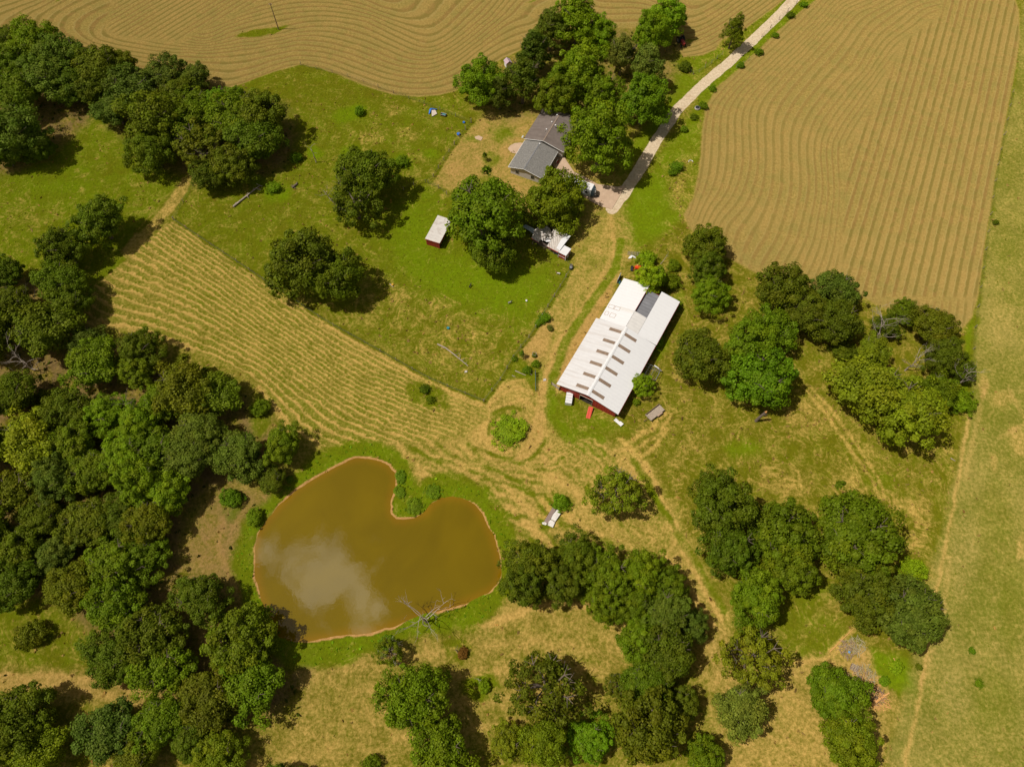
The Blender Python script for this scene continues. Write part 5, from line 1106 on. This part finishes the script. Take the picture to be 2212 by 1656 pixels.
# ---------------- odds and ends ----------------
def junk(u,v,rz,label,name,cat): x,y=G(u,v); return empty(name,(x,y,gz(x,y)),rz,label,cat)
t=junk(1193,1117,math.radians(60),'heap of whitewashed slabs and a brown sheet in the small unmown island','slab_heap','slabs')
MB().prism([(-1.9,.15),(1.7,.1),(1.9,.95),(-1.6,1.05)],.05,[.35,.45,.3,.25]).build('brown_sheet',SHEETB,t); MB().prism([(-.6,-1.0),(1.6,-1.2),(1.95,-.1),(.4,.12),(-.55,.05)],.04,[.45,.5,.42,.4,.42]).build('slab',SLABW,t)
MB().prism([(-1.9,-1.15),(-.75,-1.05),(-.72,.02),(-1.3,.2),(-2.0,.0)],.04,[.35,.4,.4,.36,.3]).build('slab',SLABW,t); MB().prism([(-2.2,.35),(-1.7,.3),(-1.6,.8),(-2.1,1.3),(-2.35,1.1)],.04,.24).build('slab',SLABW,t)
t=junk(935,243,0,'blue tarpaulin folded around a pale mattress by the upper paddock fence','tarpaulin','tarpaulin')
MB().prism([(-1.1,-.9),(-.85,-.9),(-.35,.7),(1.2,.8),(1.2,1.0),(-.6,1.15),(-1.0,.6)],.02,[.2,.3,.6,.4,.3,.5,.5]).build('tarpaulin',BLUEP,t)
t=junk(936,246.5,.5,'pale old mattress slumped beside the blue tarpaulin','mattress','mattress'); MB().prism([(-.9,-1.0),(.9,-.7),(1.0,.7),(.1,1.2),(-.3,.4)],[.05]*5,[.3,.35,.5,.45,.4]).build('mattress',simple('dirty_mattress',(.55,.46,.38),.9,.15,3),t,)
t=junk(958,250,-.3,'black trough with pale rim next to the mattress in the paddock','trough','trough'); m=MB(); m.prism([(-.75,-.35),(.75,-.35),(.85,.4),(-.85,.4)],0,.5); m.build('body',BLACKP,t); m=MB(); m.box((0,.42,.52),(1.7,.1,.06)); m.box((0,-.37,.52),(1.5,.08,.06)); m.build('rim',STONE,t); MB().box((.2,0,.515),(.9,.4,.02)).build('water',TEALP,t)
def tub(u,v,mat,label,r=.35,name='bucket'):
    t=junk(u,v,0,label,name,'bucket'); MB().cyl((0,0,0),r*.8,r*1.1,14,'z',r).build('body',mat,t); m=MB(); m.tube([(-r,0,r*1.1),(-r*.5,0,r*1.7),(r*.5,0,r*1.7),(r,0,r*1.1)],.02,4); m.build('handle',METALG,t)
tub(990.5,291.5,BLUEP,'blue tub against the yard fence',.5); tub(1002,265.7,BLUEP,'blue bucket near the top corner of the yard fence',.35); tub(968,709.5,TEALP,'teal bucket standing in the lower paddock',.35); tub(1137,650,WHITEP,'white pail in the bright part of the paddock',.25); tub(848,616,simple('yellow_plastic',(.6,.33,.02),.5,.1,2),'yellow bucket beside the grey beam',.3)
tub(1833,1408,simple('light_blue_plastic',(.15,.35,.6),.5,.1,2),'light blue bucket on the upper brush pile',.22); tub(1459,573,WHITEP,'white pail under the bush by the barn\'s far end',.22)
t=junk(1364,557,.4,'crumpled pale sheet on the dirt by the fence panels','plastic_sheet','sheet'); MB().prism([(-.9,.1),(-.2,-.2),(.3,.1),(.9,-.6),(1.0,-.1),(.3,.6),(-.3,.5)],.02,[.1,.25,.35,.1,.15,.3,.2]).build('sheet',WHITEP,t)
t=junk(1370,549,-.1,'grey wire fence panels lying behind the tractor','fence_panels','fence panel'); m=MB(); [m.tube([(-1.6+.4*i,-.5,.1),(-1.6+.4*i,.6,.25)],.03,4) for i in range(9)]; [m.tube([(-1.6,-.5+.36*i,.15),(1.6,-.5+.36*i,.15)],.03,4) for i in range(4)]; m.build('panel',METALG,t)
t=junk(1376,576,1.4,'short pale plank pointing away from the orange tractor','plank','plank'); MB().box((0,0,.2),(1.1,.3,.08)).build('board',CUTW,t)
t=junk(1491,349,.2,'white curved pipe lying in the verge left of the right hay field','pipe','pipe'); m=MB(); m.tube([(-.6,-.3,.1),(-.4,.15,.15),(.1,.3,.15),(.5,.1,.12),(.6,-.35,.1)],.09,6); m.build('pipe',WHITEP,t)
t=junk(1176,821,.3,'flat pale stone in the lane\'s wheel track','stone','stone'); MB().prism([(-.4,-.2),(.3,-.3),(.45,.2),(-.1,.35)],-.05,[.12,.16,.14,.1]).build('stone',STONE,t)
t=junk(1006,803,.3,'pale flat stone in the lower paddock','stone','stone'); MB().prism([(-.35,-.2),(.3,-.25),(.4,.2),(-.1,.3)],-.05,.14).build('stone',STONE,t)
t=junk(1097,143,.4,'small purple-grey playhouse roof showing between the grove trees','playhouse','playhouse'); MB().box((0,0,.8),(1.6,1.6,1.6)).build('wall',WHITEP,t); m=MB(); m.add([(-1,-1,1.6),(1,-1,1.6),(1,1,1.6),(-1,1,1.6),(0,-1,2.3),(0,1,2.3)],[(0,4,5,3),(4,1,2,5),(0,1,4),(2,3,5)]); m.build('roof',simple('mauve_roof',(.45,.33,.36),.8,.15,2),t)
t=junk(1843,1442,-.5,'grey wooden pallet standing between the brush piles','pallet','pallet'); m=MB(); [m.box((0,-.5+.25*i,.35+.08*i),(1.3,.14,.03),0,0) for i in range(5)]; m.build('slats',WOODG,t); m=MB(); [m.box((-.55+.55*i,0,.25),(.08,1.1,.4)) for i in range(3)]; m.build('bearers',WOODB,t)
t=junk(1154,768,.2,'sapling cage of dark wire in the dirt patch','plant_cage','cage'); m=MB(); [m.tube([(.5*math.cos(a),.5*math.sin(a),0),(.5*math.cos(a),.5*math.sin(a),1.1)],.025,4) for a in [i*.785 for i in range(8)]]; [m.tube([(.5*math.cos(a),.5*math.sin(a),z) for a in [i*.785 for i in range(9)]],.02,4) for z in (.3,.7,1.1)]; m.build('cage',METALG,t); 
tree(1154,767,6,'b','md','caged sapling in the dirt patch by the lane')
def brush(u,v,r,label,mats,seed,n=160):
    rng=random.Random(seed); t=junk(u,v,0,label,'brush_pile','brush pile')
    for mi,(mat,ox,oy) in enumerate(mats):
        m=MB()
        for i in range(n//len(mats)):
            a=rng.random()*6.28; d=r*math.sqrt(rng.random())*.8; x=ox*r+d*math.cos(a); y=oy*r+d*math.sin(a)*.9; h=.1+.8*max(0,1-d/r)*rng.random(); b=rng.random()*6.28; l=rng.uniform(.5,1.6)
            m.tube([(x-math.cos(b)*l*.5,y-math.sin(b)*l*.5,h*.6),(x,y,h+.1),(x+math.cos(b+.3)*l*.5,y+math.sin(b+.3)*l*.5,h*.7)],[.05,.04,.015],4)
        m.build('branches',mat,t)
brush(1838,1402,2.3,'upper brush pile of tan and grey-green branches with blue scraps',[(STRAWB,-.3,0),(GREYB,.4,.3)],1); brush(1866,1462,2.6,'middle brush pile of grey-green branches',[(STRAWB,-.4,0),(GREYB,.2,.2),(CUTW,.1,-.5)],2,200); brush(1896,1508,2.3,'lowest brush pile beside the fresh cut log',[(DEADB,-.2,.2),(CUTW,.1,-.2)],3)
# utility pole on the hay island
x,y=G(815.9/1.3563,86.05/1.3563); t=empty('utility_pole',(x,y,gz(x,y)-.1),0,'tall wooden utility pole on the grassy island of the hay field','utility pole'); m=MB(); m.tube([(0,0,0),(0,0,8.8)],[.17,.11],8); m.build('pole',WOODB,t); m=MB(); m.box((0,0,8.4),(.9,.1,.12)); m.build('crossarm',WOODG,t); [MB().cyl((k,0,8.46),.05,.18,8).build('insulator',STONE,t) for k in (-.4,.4)]
# ---------------- goats ----------------
def goat(u,v,rz,mats,label):
    x,y=G(u,v); t=empty('goat',(x,y,gz(x,y)-.01),rz,label,'goat'); ver=[(-.38,0,.52),(-.12,0,.54),(.15,0,.55),(.34,0,.60),(.46,0,.74),(.56,0,.84),(.72,0,.76)]; rad=[.13,.16,.155,.13,.075,.085,.045]; ed=[(i,i+1) for i in range(6)]
    def addc(root,pts,rs):
        p=root
        for q,r in zip(pts,rs): ver.append(q); rad.append(r); ed.append((p,len(ver)-1)); p=len(ver)-1
    for sy in (-1,1):
        addc(3,[(.30,sy*.09,.40),(.31,sy*.09,.22),(.30,sy*.09,.02)],[.05,.028,.026]); addc(0,[(-.38,sy*.09,.42),(-.30,sy*.09,.33),(-.40,sy*.09,.20),(-.38,sy*.09,.02)],[.075,.05,.028,.026])
    addc(0,[(-.50,0,.60),(-.56,0,.66)],[.03,.02])
    me=bpy.data.meshes.new('body'); me.from_pydata(ver,ed,[]); me.update(); o=bpy.data.objects.new('body',me); COL.objects.link(o); o.parent=t; me.materials.append(mats[0])
    sk=o.modifiers.new('skin','SKIN'); 
    for i,r in enumerate(rad): me.skin_vertices[0].data[i].radius=(r,r)
    me.skin_vertices[0].data[1].use_root=True; ss=o.modifiers.new('sub','SUBSURF'); ss.levels=1; ss.render_levels=1
    for sy in (-1,1): MB().tube([(.54,sy*.07,.86),(.50,sy*.17,.82)],[.035,.012],5).build('ear',mats[1],t); MB().tube([(.52,sy*.04,.90),(.44,sy*.06,1.0),(.38,sy*.07,1.0)],[.02,.014,.005],5).build('horn',HORN,t)
    m=MB(); m.tube([(.30,0,.62),(.46,0,.755),(.56,0,.85),(.66,0,.80)],[.135,.082,.092,.06],8); m.build('neck_hair',mats[1],t)
goat(1205.5,592.5,math.radians(170),(FURW,FURB),'white goat with a brown head near the paddock corner post'); goat(1015.6,619,math.radians(60),(FURK,FURK),'black goat standing in the bright green part of the paddock'); goat(1101.6,655,math.radians(20),(FURG,FURK),'grey and black goat grazing below the huge oak')
# ---------------- fences ----------------
def fence(pts,label,h=1.3,step=4.0,mat=WOODG,wires=5,pr=.08,mesh=False):
    W_=PL(pts); seg=np.hypot(*np.diff(W_,axis=0).T); cum=np.concatenate([[0],np.cumsum(seg)]); n=max(2,int(cum[-1]/step)+1); x0,y0=W_[0]; e=empty('wire_fence',(x0,y0,0),0,label,'fence'); P=[]
    pm=MB().tube([(0,0,-.2),(0,0,h)],[pr,pr*.9],6)
    me=bpy.data.meshes.new('post'); me.from_pydata(pm.v,[],pm.f); me.update(); me.materials.append(mat)
    for t_ in np.linspace(0,cum[-1],n):
        x=float(np.interp(t_,cum,W_[:,0])); y=float(np.interp(t_,cum,W_[:,1])); z=gz(x,y); P.append((x-x0,y-y0,z)); o=bpy.data.objects.new('post',me); COL.objects.link(o); o.parent=e; o.location=(x-x0,y-y0,z); o.rotation_euler=(random.uniform(-.06,.06),random.uniform(-.06,.06),0); s=random.uniform(.85,1.15); o.scale=(s,s,s)
    m=MB()
    for k in range(wires): m.tube([(p[0],p[1],p[2]+.15+(h-.2)*k/(wires-1)) for p in P],.008,3)
    if mesh:
        for i in range(len(P)-1):
            for k in range(8): q=[P[i][a]+(P[i+1][a]-P[i][a])*k/8 for a in range(3)]; m.tube([(q[0],q[1],q[2]+.1),(q[0],q[1],q[2]+h-.05)],.006,3)
    m.build('wire',WIREM,e); return e
fence(FENCES['a'],'long wire fence between the mown meadow and the paddock',1.2,4.5,mesh=True,wires=6); fence(FENCES['b'],'wire fence between the paddock and the lane by the barn',1.3,3.2,mesh=True,wires=6,pr=.1)
fence(FENCES['d'],'overgrown wire fence on the left side of the house yard',1.3,3,mesh=True,wires=6,pr=.1); fence(FENCES['e'],'wire fence along the curved lower edge of the hay field',1.2,5)
fence(FENCES['f'],'thin wire fence between the right hay field and the pasture',1.1,6,wires=3); fence([(1235,578),(1222,562),(1190,545),(1150,528)],'short wire fence behind the tumbledown shed',1.2,2.5,mesh=True)
fence([(1480,152),(1502,164),(1515,152),(1534,140),(1560,118)],'mesh fence around the garden corner by the gravel road',1.3,2.5,METALG,6,.06,True); fence([(1590,148),(1604,140),(1617,130)],'short mesh fence on the road\'s right verge',1.2,2,METALG,6,.06,True)
fence([(925,396),(945,404),(965,420)],'short fence at the lower left corner of the house yard',1.3,2.2,mesh=True); fence([(376,474),(395,440),(418,402)],'wire fence on the right of the grassy lane',1.2,4)
fence([(1645,80),(1680,45),(1720,8)],'wire fence at the top left verge of the gravel road',1.2,5); fence([(1137,800),(1146,804),(1156,808)],'low grey rail leading to the green gate',1.0,1.2,WOODG,3)
# ---------------- rough grass and weeds (uncountable) ----------------
def tufts(name,n,weight,size,cols,seed,thr=.02,hmul=1.0):
    rng=np.random.default_rng(seed); x=rng.uniform(-150,155,n*4); y=rng.uniform(-6,215,n*4)
    i=np.clip(((x-X0)/ST).round().astype(int)+len(ext),0,NX-1); j=np.clip(((y-Y0)/ST).round().astype(int)+len(ext),0,NY-1)
    w=weight(i,j); inview=np.abs(x)<(y*math.sin(TILT)+CAMH*math.cos(TILT))*1106/F+8
    k=(rng.random(len(x))<w)&inview&(w>thr); x,y,i,j=[a[k][:n] for a in (x,y,i,j)]; N_=len(x); z=ZG[i,j]-.03
    B=3; X=np.repeat(x,B)+rng.normal(size=N_*B)*size*.25; Y=np.repeat(y,B)+rng.normal(size=N_*B)*size*.25; Z=np.repeat(z,B); a=rng.random(N_*B)*6.28; s=np.repeat(size*rng.uniform(.5,1.5,N_),B)*rng.uniform(.7,1.2,N_*B); la=np.repeat(rng.random(N_)*6.28,B); ln_=np.repeat(rng.uniform(.1,.9,N_),B)*s
    wv=s*.30; c,sn=np.cos(a),np.sin(a); V=np.stack([np.stack([X-c*wv,Y-sn*wv,Z],1),np.stack([X+c*wv,Y+sn*wv,Z],1),np.stack([X+c*wv*.6+np.cos(la)*ln_,Y+sn*wv*.6+np.sin(la)*ln_,Z+s*.75*hmul],1),np.stack([X-c*wv*.6+np.cos(la)*ln_,Y-sn*wv*.6+np.sin(la)*ln_,Z+s*.7*hmul],1)],1).reshape(-1,3)
    Fq=np.arange(N_*B*4).reshape(-1,4); o=npmesh(name,V,Fq,GRASSM,None,{'var':('FACE','FLOAT',np.repeat(rng.random(N_),B)*.6+rng.random(N_*B)*.3),'hue':('FACE','FLOAT',np.repeat(rng.random(N_)**2,B)*.6)}); o.color=(*cols,1); return tag(o,kind='stuff')
D_=lambda k:ch[k]
tufts('meadow_grass',42000,lambda i,j:np.clip(D_('tall')[i,j],0,1)*np.clip(1-D_('dry')[i,j]*1.5,0,1)*.8,.30,(.19,.22,.006),1,.02,.4)
tufts('dry_grass',24000,lambda i,j:np.clip(D_('tall')[i,j],0,1)*np.clip(D_('dry')[i,j]*1.4-.2,0,1)*.5,.5,(.30,.20,.055),2,.02,.6)
tufts('pond_bank_grass',14000,lambda i,j:np.clip((D_('tall')[i,j]-1.03)*8,0,1),.42,(.15,.29,.006),3,.02,.6)
tufts('undergrowth',12000,lambda i,j:np.clip(D_('litter')[i,j],0,1)*.35,.6,(.06,.085,.006),4)
